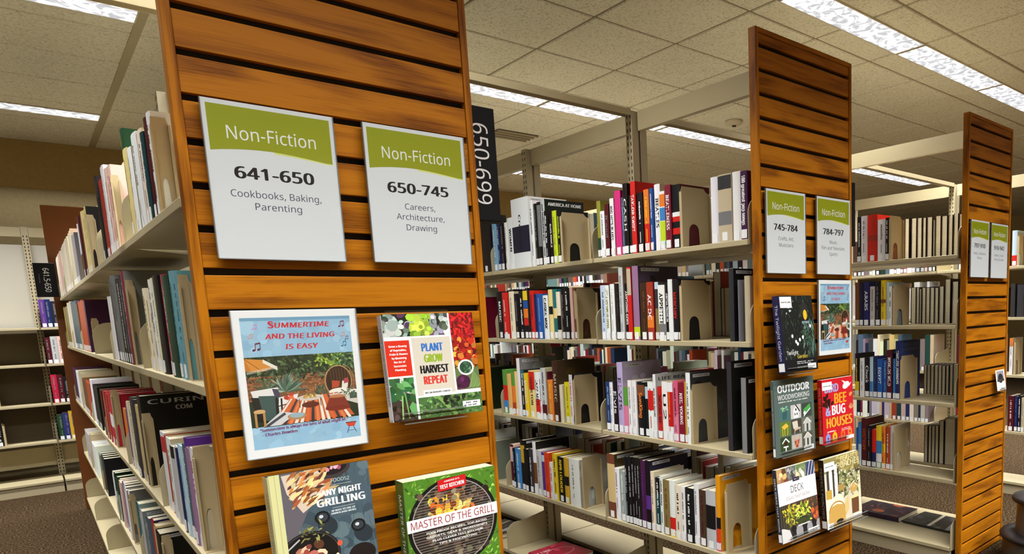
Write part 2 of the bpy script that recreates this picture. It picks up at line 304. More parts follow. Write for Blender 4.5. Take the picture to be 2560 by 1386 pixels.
ROWS = """
@2 0 T1a 1.828
3.562 0.117 0.260 black K:TO_COMP/white W
3.432 0.048 0.248 sky t:white
3.384 0.030 0.247 navy t:white B:.0-1:navy
3.350 0.038 0.242 black t:grey
3.295 0.029 0.239 white t:grey
3.267 0.061 0.256 white T:WOMEN/black
3.206 0.163 0.337 white B:.22-.6:midnight T:Creature/black W n
3.034 0.028 0.314 white t:black
3.006 0.033 0.294 black t:grey
2.973 0.032 0.297 black B:.3-.95:grey
2.941 0.036 0.306 silver t:black K:AMERICA AT HOME/white W c:black
2.905 0.032 0.248 black t:white
2.867 0.024 0.227 black T:BAND PEOPLE/white
2.839 0.034 0.240 lime t:olive
2.805 0.030 0.238 black t:lime
2.775 0.160 0.230 tan bk
@2 0 T1b 1.828
2.492 0.028 0.239 olive B:0-.35:forest
2.464 0.032 0.193 white t:grey
2.433 0.028 0.218 maroon T:Blood/grey
2.396 0.028 0.237 white T:BIG HITS BLUES/black
2.368 0.041 0.264 magenta
2.322 0.019 0.232 slate t:sky
2.303 0.029 0.284 black T:CASH/white
2.274 0.021 0.234 black
2.253 0.031 0.284 red T:TAYLOR SWIFT/white W c:red
2.216 0.033 0.235 black t:white
2.171 0.032 0.241 orange B:0-.45:red t:yellow
2.133 0.018 0.241 blue t:white
2.112 0.034 0.253 white T:BEATLES/black
2.079 0.032 0.221 white B:.74-.95:orange B:.5-.72:azure B:.15-.49:lime B:.08-.15:mint
2.045 0.033 0.240 burgundy T:BEATLENESS/white
2.013 0.048 0.236 black B:.5-.57:white B:.42-.5:red B:.22-.32:red c:maroon
1.965 0.156 0.228 tan bk
1.801 0.038 0.232 white W
1.761 0.065 0.233 stone B:.78-.98:charcoal B:.25-.45:grey
1.696 0.040 0.234 white W
1.654 0.032 0.230 plum T:100 greatest pop songs/white
1.621 0.020 0.235 white B:.65-.95:brown
@2 1 T2a 1.828
3.431 0.065 0.247 black T:MUSIC/white
3.366 0.055 0.240 red B:0-.1:white t:white
3.298 0.054 0.243 cream t:grey
3.244 0.045 0.229 black t:grey
3.200 0.040 0.243 black t:white
3.164 0.051 0.248 black B:.78-.97:yellow B:.62-.77:blue B:.42-.61:orange B:.27-.41:red
3.113 0.023 0.246 black
3.088 0.040 0.239 red t:maroon
3.048 0.026 0.220 navy
3.022 0.059 0.219 blue t:sky
2.963 0.045 0.211 white T:CLASSICAL MUSIC/black
2.913 0.035 0.237 butter B:.5-.66:black
2.877 0.035 0.237 teal B:.42-.62:butter
2.842 0.034 0.223 cream B:.2-.5:black
2.808 0.027 0.236 black t:grey
2.781 0.047 0.238 black t:white
2.731 0.023 0.239 blush
2.705 0.019 0.234 brown B:.4-.95:tan W c:darkbrown
2.685 0.118 0.233 tan bk
@2 1 T2b 1.828
2.494 0.035 0.237 ice t:slate
2.459 0.029 0.235 white T:LITTLE HISTORY OF OPERA/olive
2.424 0.031 0.239 white t:blush
2.390 0.034 0.240 black t:charcoal
2.356 0.029 0.304 silver t:grey
2.327 0.026 0.237 black T:ANYTHING GOES/white
2.302 0.027 0.302 red B:.62-.98:stone
2.272 0.040 0.305 mauve B:.05-.18:lime W c:dusk
2.227 0.049 0.235 darkbrown t:brown
2.176 0.040 0.235 brick T:AC DC/white B:.22-.42:orange
2.132 0.023 0.233 charcoal B:.88-1:ice B:0-.55:khaki
2.109 0.041 0.220 white T:APPETITE/black B:.1-.3:grey
2.065 0.019 0.227 black T:ARETHA FRANKLIN/white
2.046 0.027 0.239 white n
2.019 0.029 0.239 black T:MERCURY/red
1.990 0.009 0.232 black W
1.981 0.159 0.234 tan bk
1.724 0.024 0.260 charcoal W c:black n
1.675 0.008 0.218 grey n
1.644 0.026 0.230 stone n
@2 2 T3a 1.828
3.427 0.048 0.237 leaf B:.3-.65:red B:.12-.3:azure
3.379 0.051 0.216 apricot B:.0-.12:white
3.327 0.038 0.222 orange B:.7-1:leaf B:.1-.3:rust
3.290 0.025 0.232 butter
3.265 0.033 0.303 white W c:smoke
3.228 0.032 0.242 black B:.8-1:teal t:white
3.191 0.036 0.228 yellow T:MUSICALS/white
3.151 0.055 0.243 butter B:.6-.98:red T:HAMILTON/maroon
3.093 0.042 0.236 white T:JAZZ MEN/black B:.12-.42:red
3.051 0.023 0.238 white t:black
3.024 0.045 0.261 silver t:black B:.1-.3:maroon
2.979 0.015 0.243 maroon
2.965 0.044 0.204 orange t:yellow
2.918 0.046 0.300 darkbrown T:MUSIC/stone W c:umber
2.868 0.028 0.185 cream n
2.826 0.045 0.200 lemon t:olive
2.778 0.029 0.238 white t:red W c:black
2.744 0.133 0.236 tan bk
@2 2 T3b 1.828
2.496 0.034 0.218 indigo t:sky
2.462 0.026 0.217 white t:grey
2.436 0.035 0.230 black T:Elvis/white
2.401 0.039 0.309 lavender T:ELVIS/black W c:lavender
2.362 0.032 0.205 pink B:.6-1:leaf
2.328 0.026 0.234 white t:grey
2.302 0.031 0.234 white t:silver
2.270 0.048 0.230 black T:SunKing/orange B:.75-.95:brown
2.223 0.026 0.231 black B:.7-.92:ice
2.196 0.036 0.234 white B:.5-.85:red t:red
2.160 0.018 0.267 white T:BEEN HERE BEFORE/black K:LIFE REAL/black W c:silver
2.143 0.030 0.216 scarlet T:DRIVING ME/black
2.110 0.035 0.240 white T:U2/black
2.076 0.032 0.236 white B:.25-.85:scarlet t:orange
2.039 0.028 0.246 rose B:.0-.45:pink t:maroon
2.009 0.031 0.239 burgundy T:NEIL YOUNG/white
1.978 0.012 0.246 gold
1.965 0.026 0.282 white t:black W c:charcoal
1.939 0.137 0.236 tan bk
1.742 0.024 0.332 charcoal n W c:black
1.670 0.025 0.276 smoke n W c:black
@2 3 T4a 1.828
3.399 0.039 0.235 maroon B:.6-.95:blush W c:blush
3.360 0.021 0.220 black t:sky
3.339 0.055 0.220 azure t:white
3.284 0.042 0.273 black B:.55-.9:gold W c:black
3.242 0.041 0.230 black
3.201 0.040 0.235 charcoal t:white
3.161 0.034 0.278 white B:.2-.6:brown W c:black
3.123 0.048 0.238 silver t:grey
3.075 0.034 0.230 violet B:.8-.95:ice
3.040 0.042 0.236 vermilion t:red
2.999 0.032 0.190 white t:red
2.963 0.037 0.240 yellow t:black
2.926 0.059 0.228 black T:NPR LOUDER/yellow
2.864 0.039 0.232 gold B:.4-.6:black
2.822 0.089 0.234 white t:grey W c:silver
2.713 0.116 0.249 tan bk
@2 3 T4b 1.828
2.534 0.056 0.297 brown B:.25-.85:wheat W c:umber
2.474 0.034 0.238 white t:grey
2.441 0.044 0.230 sage t:white
2.397 0.023 0.300 black t:silver
2.374 0.023 0.303 black t:silver
2.351 0.023 0.304 black t:silver
2.329 0.020 0.305 black t:silver
2.309 0.021 0.306 black t:silver
2.288 0.034 0.299 plum t:violet
2.254 0.032 0.303 black B:.3-.5:violet W c:midnight
2.219 0.024 0.259 cream t:grey
2.196 0.029 0.236 ocean B:.7-1:black t:white
2.167 0.023 0.248 white t:black
2.144 0.041 0.236 khaki t:brown
2.103 0.035 0.240 white B:.12-.35:red B:0-.1:yellow
2.068 0.037 0.227 cream t:black
2.029 0.026 0.226 white t:grey
2.003 0.047 0.225 black t:white
1.953 0.028 0.248 white t:grey
1.925 0.042 0.228 umber t:maroon
1.880 0.052 0.235 silver B:.35-.75:black
1.827 0.024 0.299 amber B:.3-.45:black B:.12-.3:vermilion B:0-.12:magenta W c:amber
1.767 0.139 0.270 tan bk
@3 0 T1 3.41
2.208 0.026 0.249 black t:white
2.182 0.041 0.252 white t:grey
2.141 0.062 0.253 red t:rust B:.44-.56:brick
2.078 0.050 0.221 white t:grey
2.028 0.023 0.226 black t:white c:brown W
2.005 0.138 0.238 tan bk
@3 1 T2 3.41
2.222 0.029 0.245 brown W
2.190 0.024 0.241 midnight
2.166 0.038 0.247 navy T:ARABS/white
2.125 0.031 0.218 silver t:grey
2.091 0.035 0.244 black t:grey
2.053 0.030 0.249 yellow B:.5-.58:brown t:brown
2.023 0.015 0.237 ice
2.008 0.022 0.213 white t:black W c:smoke
1.981 0.160 0.224 tan bk
@3 2 T3 3.41
2.222 0.027 0.248 black B:0-.35:yellow t:yellow
2.187 0.029 0.222 white t:grey
2.158 0.034 0.228 black T:Chuck/white
2.123 0.021 0.230 ice B:.0-.4:azure
2.102 0.026 0.233 navy t:slate
2.077 0.033 0.220 blue T:EGYPT/white
2.041 0.024 0.215 blue t:sky
2.017 0.034 0.271 maroon T:WORLDS WILD/white W c:midnight
1.978 0.016 0.223 azure t:white
1.962 0.028 0.322 navy T:TIMELESS JOURNEYS/white K:TIMELESS_JOURNEYS/slate W c:indigo
1.932 0.168 0.240 tan bk
@3 3 T4 3.41
2.216 0.014 0.221 blue
2.203 0.022 0.253 azure B:0-.5:ice
2.181 0.037 0.281 maroon T:HISTORY/rust
2.141 0.027 0.243 black t:grey
2.112 0.029 0.222 red B:0-.4:navy
2.083 0.036 0.246 yellow B:.35-.65:azure B:.15-.35:white B:0-.15:leaf
2.046 0.023 0.243 orange B:.4-.6:yellow t:black
2.021 0.028 0.248 rust t:white
1.993 0.020 0.253 silver W
1.973 0.142 0.246 tan bk
@1 0 T1 0.244
7.487 0.052 0.285 brown
7.435 0.052 0.281 brown
7.384 0.052 0.276 brown
7.332 0.052 0.283 brown
7.280 0.052 0.279 brown
7.229 0.052 0.285 brown
7.178 0.054 0.285 cream t:tan
7.124 0.054 0.281 cream t:tan
7.070 0.054 0.276 cream t:tan
7.016 0.054 0.283 cream t:tan
6.962 0.054 0.279 cream t:tan
6.908 0.054 0.285 cream t:tan
6.854 0.054 0.281 cream t:tan
6.800 0.054 0.276 cream t:tan
6.746 0.054 0.283 cream t:tan
6.692 0.053 0.285 blush t:rust
6.639 0.053 0.281 blush t:rust
6.586 0.053 0.276 blush t:rust
6.532 0.053 0.283 blush t:rust
6.479 0.053 0.279 blush t:rust
6.426 0.053 0.285 blush t:rust
6.373 0.053 0.281 blush t:rust
6.319 0.053 0.276 blush t:rust
6.266 0.056 0.285 cream t:blush
6.210 0.056 0.281 cream t:blush
6.153 0.056 0.276 cream t:blush
6.097 0.056 0.283 cream t:blush
6.041 0.056 0.279 cream t:blush
5.985 0.056 0.285 cream t:blush
5.928 0.056 0.281 cream t:blush
5.872 0.056 0.276 cream t:blush
5.816 0.056 0.283 cream t:blush
5.760 0.056 0.279 cream t:blush
5.703 0.056 0.285 cream t:blush
5.647 0.055 0.285 stone B:.6-.95:white
5.592 0.055 0.281 stone B:.6-.95:white
5.536 0.055 0.276 stone B:.6-.95:white
5.481 0.055 0.283 stone B:.6-.95:white
5.425 0.055 0.279 stone B:.6-.95:white
5.370 0.055 0.285 stone B:.6-.95:white
5.314 0.055 0.281 stone B:.6-.95:white
5.259 0.055 0.276 stone B:.6-.95:white
5.203 0.055 0.283 stone B:.6-.95:white
5.148 0.055 0.279 stone B:.6-.95:white
5.092 0.055 0.285 stone B:.6-.95:white
5.037 0.059 0.244 smoke
4.978 0.059 0.240 smoke
4.919 0.059 0.237 smoke
4.859 0.059 0.242 smoke
4.800 0.059 0.239 smoke
4.741 0.051 0.257 silver
4.690 0.051 0.253 silver
4.640 0.051 0.249 silver
4.589 0.051 0.255 silver
4.539 0.051 0.251 silver
4.371 0.064 0.273 maroon t:black
4.307 0.064 0.269 maroon t:black
4.244 0.064 0.265 maroon t:black
4.180 0.062 0.272 butter t:olive c:black
4.118 0.062 0.268 butter t:olive c:black
4.056 0.062 0.264 butter t:olive c:black
3.995 0.062 0.270 butter t:olive W c:black
3.934 0.031 0.236 tan bk
3.286 0.081 0.285 black B:.75-.98:charcoal
3.205 0.061 0.261 brick t:charcoal
3.144 0.061 0.257 brick t:charcoal
3.076 0.060 0.285 white t:brown
3.016 0.060 0.281 white t:brown
2.956 0.056 0.262 blush t:brick
2.900 0.056 0.258 blush t:brick
2.845 0.056 0.254 blush t:brick
2.790 0.023 0.223 tan bk
2.445 0.047 0.281 forest t:lime
2.399 0.080 0.217 butter t:olive
2.319 0.075 0.206 white t:grey
2.243 0.094 0.224 white t:black
2.150 0.083 0.215 cream t:slate
2.067 0.048 0.197 ocean t:ice
2.018 0.048 0.219 maroon t:black
1.970 0.056 0.219 white t:brown
1.914 0.035 0.207 tan bk
@1 1 T2 0.244
7.880 0.055 0.273 smoke
7.825 0.055 0.269 smoke
7.769 0.055 0.265 smoke
7.714 0.055 0.271 smoke
7.658 0.055 0.267 smoke
7.603 0.055 0.273 smoke
7.547 0.055 0.269 smoke
7.492 0.055 0.265 smoke
7.436 0.055 0.271 smoke
7.381 0.056 0.287 olive t:butter
7.325 0.056 0.283 olive t:butter
7.270 0.056 0.278 olive t:butter
7.214 0.056 0.285 olive t:butter
7.159 0.056 0.281 olive t:butter
7.103 0.056 0.287 olive t:butter
7.048 0.056 0.283 olive t:butter
6.992 0.056 0.278 olive t:butter
6.937 0.056 0.285 olive t:butter
6.881 0.055 0.281 khaki
6.826 0.055 0.277 khaki
6.771 0.055 0.273 khaki
6.716 0.055 0.279 khaki
6.662 0.055 0.275 khaki
6.607 0.055 0.281 khaki
6.552 0.055 0.277 khaki
6.497 0.055 0.273 khaki
6.442 0.054 0.298 cream t:olive
6.388 0.054 0.294 cream t:olive
6.334 0.054 0.289 cream t:olive
6.280 0.054 0.296 cream t:olive
6.226 0.054 0.291 cream t:olive
6.171 0.054 0.298 cream t:olive
6.117 0.054 0.294 cream t:olive
6.063 0.054 0.289 cream t:olive
6.009 0.054 0.288 slate B:.5-.9:ice
5.956 0.054 0.284 slate B:.5-.9:ice
5.902 0.054 0.279 slate B:.5-.9:ice
5.849 0.054 0.286 slate B:.5-.9:ice
5.795 0.054 0.282 slate B:.5-.9:ice
5.742 0.054 0.288 slate B:.5-.9:ice
5.688 0.054 0.284 slate B:.5-.9:ice
5.635 0.054 0.279 slate B:.5-.9:ice
5.581 0.054 0.286 slate B:.5-.9:ice
5.527 0.054 0.282 slate B:.5-.9:ice
5.473 0.049 0.265 brown
5.424 0.049 0.261 brown
5.375 0.049 0.257 brown
5.326 0.054 0.272 rust B:0-.4:brown t:orange
5.272 0.054 0.268 rust B:0-.4:brown t:orange
5.219 0.054 0.264 rust B:0-.4:brown t:orange
5.165 0.054 0.270 rust B:0-.4:brown t:orange
5.111 0.054 0.266 rust B:0-.4:brown t:orange
5.058 0.054 0.272 rust B:0-.4:brown t:orange
5.004 0.054 0.268 rust B:0-.4:brown t:orange
4.951 0.054 0.264 rust B:0-.4:brown t:orange
4.897 0.052 0.265 plum c:umber
4.845 0.052 0.261 plum c:umber
4.792 0.052 0.257 plum c:umber
4.740 0.052 0.263 plum c:umber
4.687 0.052 0.259 plum c:umber
4.635 0.052 0.265 plum c:umber W
4.582 0.027 0.169 tan bk
3.450 0.092 0.233 white n
3.358 0.102 0.292 charcoal t:white
3.256 0.050 0.303 grey t:black
3.206 0.050 0.298 grey t:black
3.157 0.050 0.294 grey t:black
3.107 0.069 0.279 black COOKERY/white
3.038 0.069 0.275 black T:BEAUTIFUL COOKERY/white
2.970 0.070 0.285 midnight t:white
2.899 0.078 0.292 burgundy t:white W c:smoke
2.821 0.023 0.264 tan bk
2.423 0.063 0.220 cream t:olive
2.360 0.063 0.217 cream t:olive W
2.298 0.051 0.237 white t:grey
2.246 0.049 0.238 cream t:black
2.190 0.086 0.239 black t:grey
2.097 0.068 0.237 crimson B:.0-.05:blush t:blush
2.029 0.096 0.231 forest t:mint
1.934 0.056 0.236 aqua t:teal
1.878 0.056 0.232 aqua t:teal
1.822 0.023 0.224 tan bk
@1 2 T3 0.244
7.795 0.051 0.231 blush t:rust
7.744 0.051 0.228 blush t:rust
7.692 0.051 0.224 blush t:rust
7.641 0.051 0.229 blush t:rust
7.590 0.051 0.226 blush t:rust
7.538 0.051 0.231 blush t:rust
7.487 0.057 0.258 pink t:brick
7.430 0.057 0.254 pink t:brick
7.374 0.057 0.250 pink t:brick
7.317 0.057 0.256 pink t:brick
7.260 0.057 0.252 pink t:brick
7.204 0.057 0.258 pink t:brick
7.147 0.056 0.247 plum c:dusk
7.091 0.056 0.243 plum c:dusk
7.035 0.056 0.240 plum c:dusk
6.979 0.056 0.245 plum c:dusk
6.923 0.056 0.241 plum c:dusk
6.866 0.056 0.247 plum c:dusk
6.810 0.056 0.243 plum c:dusk
6.754 0.056 0.240 plum c:dusk
6.698 0.056 0.245 plum W c:dusk
6.595 0.052 0.239 white c:black
6.543 0.052 0.235 white c:black
6.491 0.052 0.232 white c:black
6.439 0.052 0.237 white c:black
6.388 0.052 0.234 white c:black
6.336 0.052 0.239 white W c:black
6.285 0.057 0.248 stone
6.228 0.057 0.244 stone
6.171 0.057 0.241 stone
6.115 0.057 0.246 stone
6.058 0.057 0.242 stone
5.962 0.052 0.216 brown B:.3-.7:rust
5.910 0.052 0.213 brown B:.3-.7:rust
5.859 0.052 0.210 brown B:.3-.7:rust
5.807 0.052 0.214 brown B:.3-.7:rust
5.755 0.052 0.211 brown B:.3-.7:rust
5.703 0.052 0.216 brown B:.3-.7:rust
5.652 0.052 0.213 brown B:.3-.7:rust
5.601 0.058 0.217 rust
5.543 0.058 0.214 rust
5.484 0.058 0.210 rust
5.426 0.058 0.215 rust
5.367 0.058 0.212 rust
5.309 0.059 0.249 white
5.250 0.059 0.245 white
5.191 0.059 0.242 white
5.132 0.059 0.247 white
5.044 0.052 0.225 black c:charcoal
4.992 0.052 0.222 black c:charcoal
4.940 0.052 0.218 black c:charcoal
4.888 0.052 0.223 black c:charcoal
4.835 0.052 0.220 black c:charcoal
4.783 0.052 0.225 black c:charcoal
4.731 0.052 0.222 black W c:charcoal
4.584 0.056 0.224 maroon
4.528 0.056 0.221 maroon
4.472 0.056 0.217 maroon
4.417 0.056 0.222 maroon
4.360 0.061 0.231 brick B:.0-1:brick t:cream
4.299 0.061 0.228 brick B:.0-1:brick t:cream
4.237 0.061 0.224 brick B:.0-1:brick t:cream
4.176 0.063 0.241 crimson B:.35-.6:white
4.113 0.063 0.237 crimson B:.35-.6:white
4.050 0.063 0.234 crimson B:.35-.6:white
3.987 0.029 0.256 tan bk
3.548 0.086 0.210 orange
3.463 0.108 0.225 violet
3.341 0.050 0.254 cream t:grey
3.291 0.050 0.250 cream t:grey
3.240 0.050 0.246 cream t:grey
3.191 0.058 0.281 charcoal
3.133 0.058 0.277 charcoal
3.074 0.094 0.261 wheat t:brown
2.976 0.083 0.311 black K:CURING_COM/silver W c:black
2.893 0.030 0.244 tan bk
2.511 0.084 0.225 white B:.75-.95:crimson W c:cream
2.427 0.051 0.220 rust
2.372 0.079 0.223 white t:grey
2.293 0.059 0.210 silver B:.85-1:black
2.235 0.068 0.214 white t:grey
2.166 0.036 0.217 navy
2.130 0.052 0.231 ice t:sky
2.078 0.033 0.238 slate t:white
2.045 0.032 0.257 violet B:0-.4:magenta W c:violet
2.013 0.032 0.238 mauve t:grey
1.981 0.046 0.241 white t:brick
1.935 0.042 0.246 tan bk
@1 3 T4 0.244
6.615 0.056 0.221 silver B:.2-.5:yellow
6.559 0.056 0.218 silver B:.2-.5:yellow
6.504 0.056 0.214 silver B:.2-.5:yellow
6.448 0.056 0.219 silver B:.2-.5:yellow
6.392 0.056 0.216 silver B:.2-.5:yellow
6.336 0.056 0.221 silver B:.2-.5:yellow
6.281 0.056 0.218 silver B:.2-.5:yellow
6.225 0.053 0.252 stone c:brick
6.171 0.053 0.248 stone c:brick
6.118 0.053 0.244 stone c:brick
6.064 0.053 0.250 stone W c:brick
6.011 0.053 0.207 white c:brick
5.958 0.053 0.204 white c:brick
5.905 0.053 0.201 white c:brick
5.852 0.053 0.205 white c:brick
5.799 0.053 0.202 white c:brick W
5.747 0.023 0.217 tan bk
5.388 0.055 0.203 smoke t:white
5.333 0.055 0.200 smoke t:white
5.279 0.055 0.197 smoke t:white
5.224 0.060 0.219 black c:midnight
5.164 0.060 0.216 black c:midnight
5.104 0.060 0.212 black W c:midnight
4.608 0.054 0.206 white t:sage
4.554 0.054 0.203 white t:sage
4.499 0.054 0.200 white t:sage
4.445 0.051 0.224 forest B:0-.6:sage
4.394 0.051 0.221 forest B:0-.6:sage
4.343 0.051 0.217 forest B:0-.6:sage
4.292 0.109 0.217 blush t:brown
4.184 0.104 0.228 mauve B:.05-.1:white t:grey
4.080 0.052 0.233 white c:smoke
4.028 0.052 0.230 white c:smoke
3.976 0.052 0.226 white c:smoke
3.923 0.052 0.231 white W c:smoke
3.856 0.025 0.218 tan bk
3.519 0.076 0.240 teal W c:sage
3.393 0.071 0.234 silver t:sage W c:smoke
3.187 0.064 0.245 slate t:white
3.082 0.060 0.257 crimson W c:navy
2.983 0.057 0.257 wheat
2.926 0.091 0.250 black W c:black
2.800 0.028 0.254 tan bk
@4 0 T1 4.99
1.974 0.035 0.242 ice B:0-.3:red
1.938 0.107 0.223 tan bk
@4 1 T2 4.99
1.972 0.030 0.233 charcoal n
1.930 0.044 0.226 charcoal n W c:charcoal
@4 2 T3 4.99
1.971 0.025 0.259 white B:.78-1:orange t:grey
1.940 0.115 0.254 tan bk
@4 3 T4 4.99
1.970 0.042 0.255 maroon t:blush
1.925 0.022 0.252 navy t:slate
1.900 0.022 0.259 black t:white
1.875 0.019 0.247 stone t:grey
@3 0 P1 3.72
2.084 0.028 0.249 butter F
2.043 0.033 0.247 ivory F
2.006 0.029 0.245 ivory F
1.973 0.022 0.243 blush F
1.946 0.032 0.243 ivory F
1.910 0.012 0.223 silver F
1.896 0.033 0.243 butter F
1.860 0.035 0.239 butter F
1.820 0.026 0.237 blush F
1.790 0.028 0.242 ivory F
1.758 0.018 0.238 butter F
@3 1 P2 3.72
2.042 0.033 0.210 slate F
2.008 0.020 0.209 slate F
1.988 0.013 0.201 charcoal F
1.973 0.025 0.207 smoke F
1.948 0.025 0.206 slate F
1.924 0.027 0.205 smoke F
1.895 0.024 0.203 slate F
1.868 0.029 0.209 slate F
1.835 0.035 0.247 stone F
1.792 0.037 0.232 smoke F
@3 2 P3 3.72
1.955 0.020 0.167 smoke F
1.935 0.022 0.168 silver F
1.913 0.022 0.168 smoke F
1.890 0.024 0.167 silver F
1.866 0.022 0.168 smoke F
1.844 0.022 0.166 slate F
1.820 0.019 0.169 silver F
1.798 0.021 0.175 smoke F
1.777 0.031 0.180 charcoal F
@3 3 P4 3.72
1.947 0.023 0.219 slate F
1.921 0.020 0.219 silver F
1.901 0.022 0.218 smoke F
1.879 0.022 0.225 silver F
1.854 0.029 0.256 stone F
1.820 0.063 0.273 charcoal F
"""
# ------------------------------------------------------------------ the room
CEIL = 3.022
mb = MB(); mb.box(-6, 14, -9, 8.9, -.05, 0); struct(mb.build('floor', M['carpet']))
mb = MB(); T = .6096; GX, GY = 3.097, 2.696
i0, i1 = int((-6-GX)//T), int((14-GX)//T)+1; j0, j1 = int((-9-GY)//T), int((8.9-GY)//T)+1
STRIPS = (-2.487, -4.925, 2.391, 4.829, 7.268)
for i in range(i0, i1):
    for j in range(j0, j1):
        x0, x1, y0, y1 = GX+i*T+.008, GX+(i+1)*T-.008, GY+j*T+.008, GY+(j+1)*T-.008
        x0 = max(x0, -6); x1 = min(x1, 14); y0 = max(y0, -9); y1 = min(y1, 8.9)
        if x1-x0 < .05 or y1-y0 < .05: continue
        a = .005
        mb.face([(x0+a,y0+a,CEIL),(x0+a,y1-a,CEIL),(x1-a,y1-a,CEIL),(x1-a,y0+a,CEIL)], 0)
        for p, q in (((x0,y0),(x1,y0)),((x1,y0),(x1,y1)),((x1,y1),(x0,y1)),((x0,y1),(x0,y0))):
            s_ = lambda v: (v[0]+(a if v[0]==x0 else -a), v[1]+(a if v[1]==y0 else -a))
            mb.face([(*p, CEIL+.006),(*q, CEIL+.006),(*s_(q), CEIL),(*s_(p), CEIL)], 0)
mb.face([(-6,-9,CEIL+.006),(-6,8.9,CEIL+.006),(14,8.9,CEIL+.006),(14,-9,CEIL+.006)], 1)
struct(mb.build('ceiling', [M['tile'], M['grid']]))
mb = MB(); mb.box(.632, .676, -9, 8.47, CEIL-.004, CEIL+.004); struct(mb.build('trim_1', M['seam']))
for nm, b in (('wall_back', (-6,14,8.9,9.0)), ('wall_front', (-6,14,-9.1,-9)), ('wall_left', (-6.1,-6,-9,8.9)), ('wall_right', (14,14.1,-9,8.9))):
    mb = MB(); mb.box(*b, 0, CEIL+.05); struct(mb.build(nm, M['wall']))
mb = MB(); mb.box(-6, 14, 8.47, 8.53, 2.62, CEIL+.004); struct(mb.build('wall_soffit', M['soffit']))

# ------------------------------------------------------------------ ceiling strip lamps: frame > lens
ORD3 = ('first', 'second', 'third')
PLACES = {2.391: 'in nearest row', 4.829: 'in middle row', 7.268: 'in farthest row'}
def strip_lamp(x0, y, n, side, k, length=1.206):
    w2 = .1; x1 = x0+length
    ends = ['first', 'second', 'third', 'fourth', 'fifth', 'sixth', 'seventh', 'eighth', 'ninth', 'tenth']
    lab = f'white ceiling strip lamp, {ends[k]} {side}, {PLACES[y]}' if y in PLACES else 'white ceiling strip lamp over the open floor'
    t = thing('ceiling_light', lab, 'ceiling light', ((x0+x1)/2, y, CEIL), (0,0,0), 'ceiling strip lamps')
    L = (x1-x0)/2
    f = MB(); f.box(-L, L, -w2-.008, -w2, -.008, .002); f.box(-L, L, w2, w2+.008, -.008, .002); f.box(-L, -L+.006, -w2, w2, -.008, .002); f.box(L-.006, L, -w2, w2, -.008, .002)
    f.build('lamp_frame', M['lampframe'], t)
    e = MB(); e.box(-L+.006, L-.006, -w2, w2, -.005, .001); e.build('lens', M['lamp'], t)
    ln = 'strip_light' if length > 1 else 'added_short_light'; ld = bpy.data.lights.get(ln)
    if not ld:
        ld = bpy.data.lights.new(ln, 'AREA'); ld.shape = 'RECTANGLE'; ld.size = length-.026; ld.size_y = .19; ld.energy = LAMP_W*length/1.206; ld.spread = LAMP_SPREAD; ld.color = (1, .985, .955)
    lo = bpy.data.objects.new('tube_glow', ld); C.objects.link(lo); lo.parent = t; lo.location = (0, 0, -.0065)
for y, xs in ((2.391, [4.325-1.219*k for k in range(-3, 2)]), (4.829, [1.887+1.219*k for k in range(6)]), (7.268, [1.887+1.219*k for k in range(6)])):
    for k, x in enumerate(sorted(xs)): strip_lamp(x, y, len(xs), 'right of the ceiling seam', k)
for y in (2.391, 4.829, 7.268):
    for k in range(1 if y < 3 else 2): strip_lamp(.634-1.206-1.219*k, y, 2, 'left of the ceiling seam', k)
strip_lamp(.68, 2.391, 1, 'added as fill over the aisle beside the 650-745 panel', 0, .6)  # unseen short lamp, added to brighten the top shelf spines
for y in (-.047, -2.485, -4.923, -7.361):
    for k in range(-3, 9): strip_lamp(-.551+1.219*k, y, 12, '', 0)

for k, x in enumerate((-.9, .35, 1.6)):
    t = thing('cove_lamp', f'slim strip lamp under the back wall ledge, {ORD3[k]} of three', 'wall light', (x, 8.62, 2.70), (0,0,0), 'cove lamps')
    mb = MB(); mb.box(-.55, .55, -.02, .02, -.012, -.002); mb.build('tube', M['lamp'], t)
    mb = MB(); mb.box(-.56, .56, -.09, .025, -.002, 0); mb.build('base_rail', M['lampframe'], t)
    lo = bpy.data.objects.new('tube_glow', bpy.data.lights.get('cove_light') or bpy.data.lights.new('cove_light', 'AREA')); C.objects.link(lo); lo.parent = t; lo.location = (0, 0, -.014)
    ld = lo.data; ld.shape = 'RECTANGLE'; ld.size = 1.08; ld.size_y = .035; ld.energy = 1.3; ld.color = (1, .97, .9)
# smoke detector and air vents
t = thing('smoke_detector', 'round cream smoke detector on the ceiling beyond the middle stack', 'smoke detector', (4.67, 4.27, CEIL))
mb = MB(); mb.lathe([(0.001,0),(.075,0),(.075,-.012),(.06,-.03),(.03,-.04),(.001,-.04)], 28); mb.build('detector_body', M['plastic'], t, smooth=True, fix=True)
mb = MB(); mb.lathe([(.02,-.04),(.018,-.048),(.001,-.048)], 16); mb.build('sensor', M['darkmetal'], t, fix=True)
for lab, x, y in (('black slotted air vent in the ceiling behind the 650-699 flag sign', 3.4, 5.86), ('black slotted air vent in the ceiling above the right stack', 7.9, 6.15)):
    t = thing('air_vent', lab, 'air vent', (x, y, CEIL))
    mb = MB(); mb.box(-.2,.2,-.14,.14,-.004,.002); mb.build('vent_plate', M['darkmetal'], t)
    for k in range(4):
        mb = MB(); mb.box(-.2,.2,-.13+.07*k,-.105+.07*k,-.014,-.004); mb.build('vane', M['seam'], t)

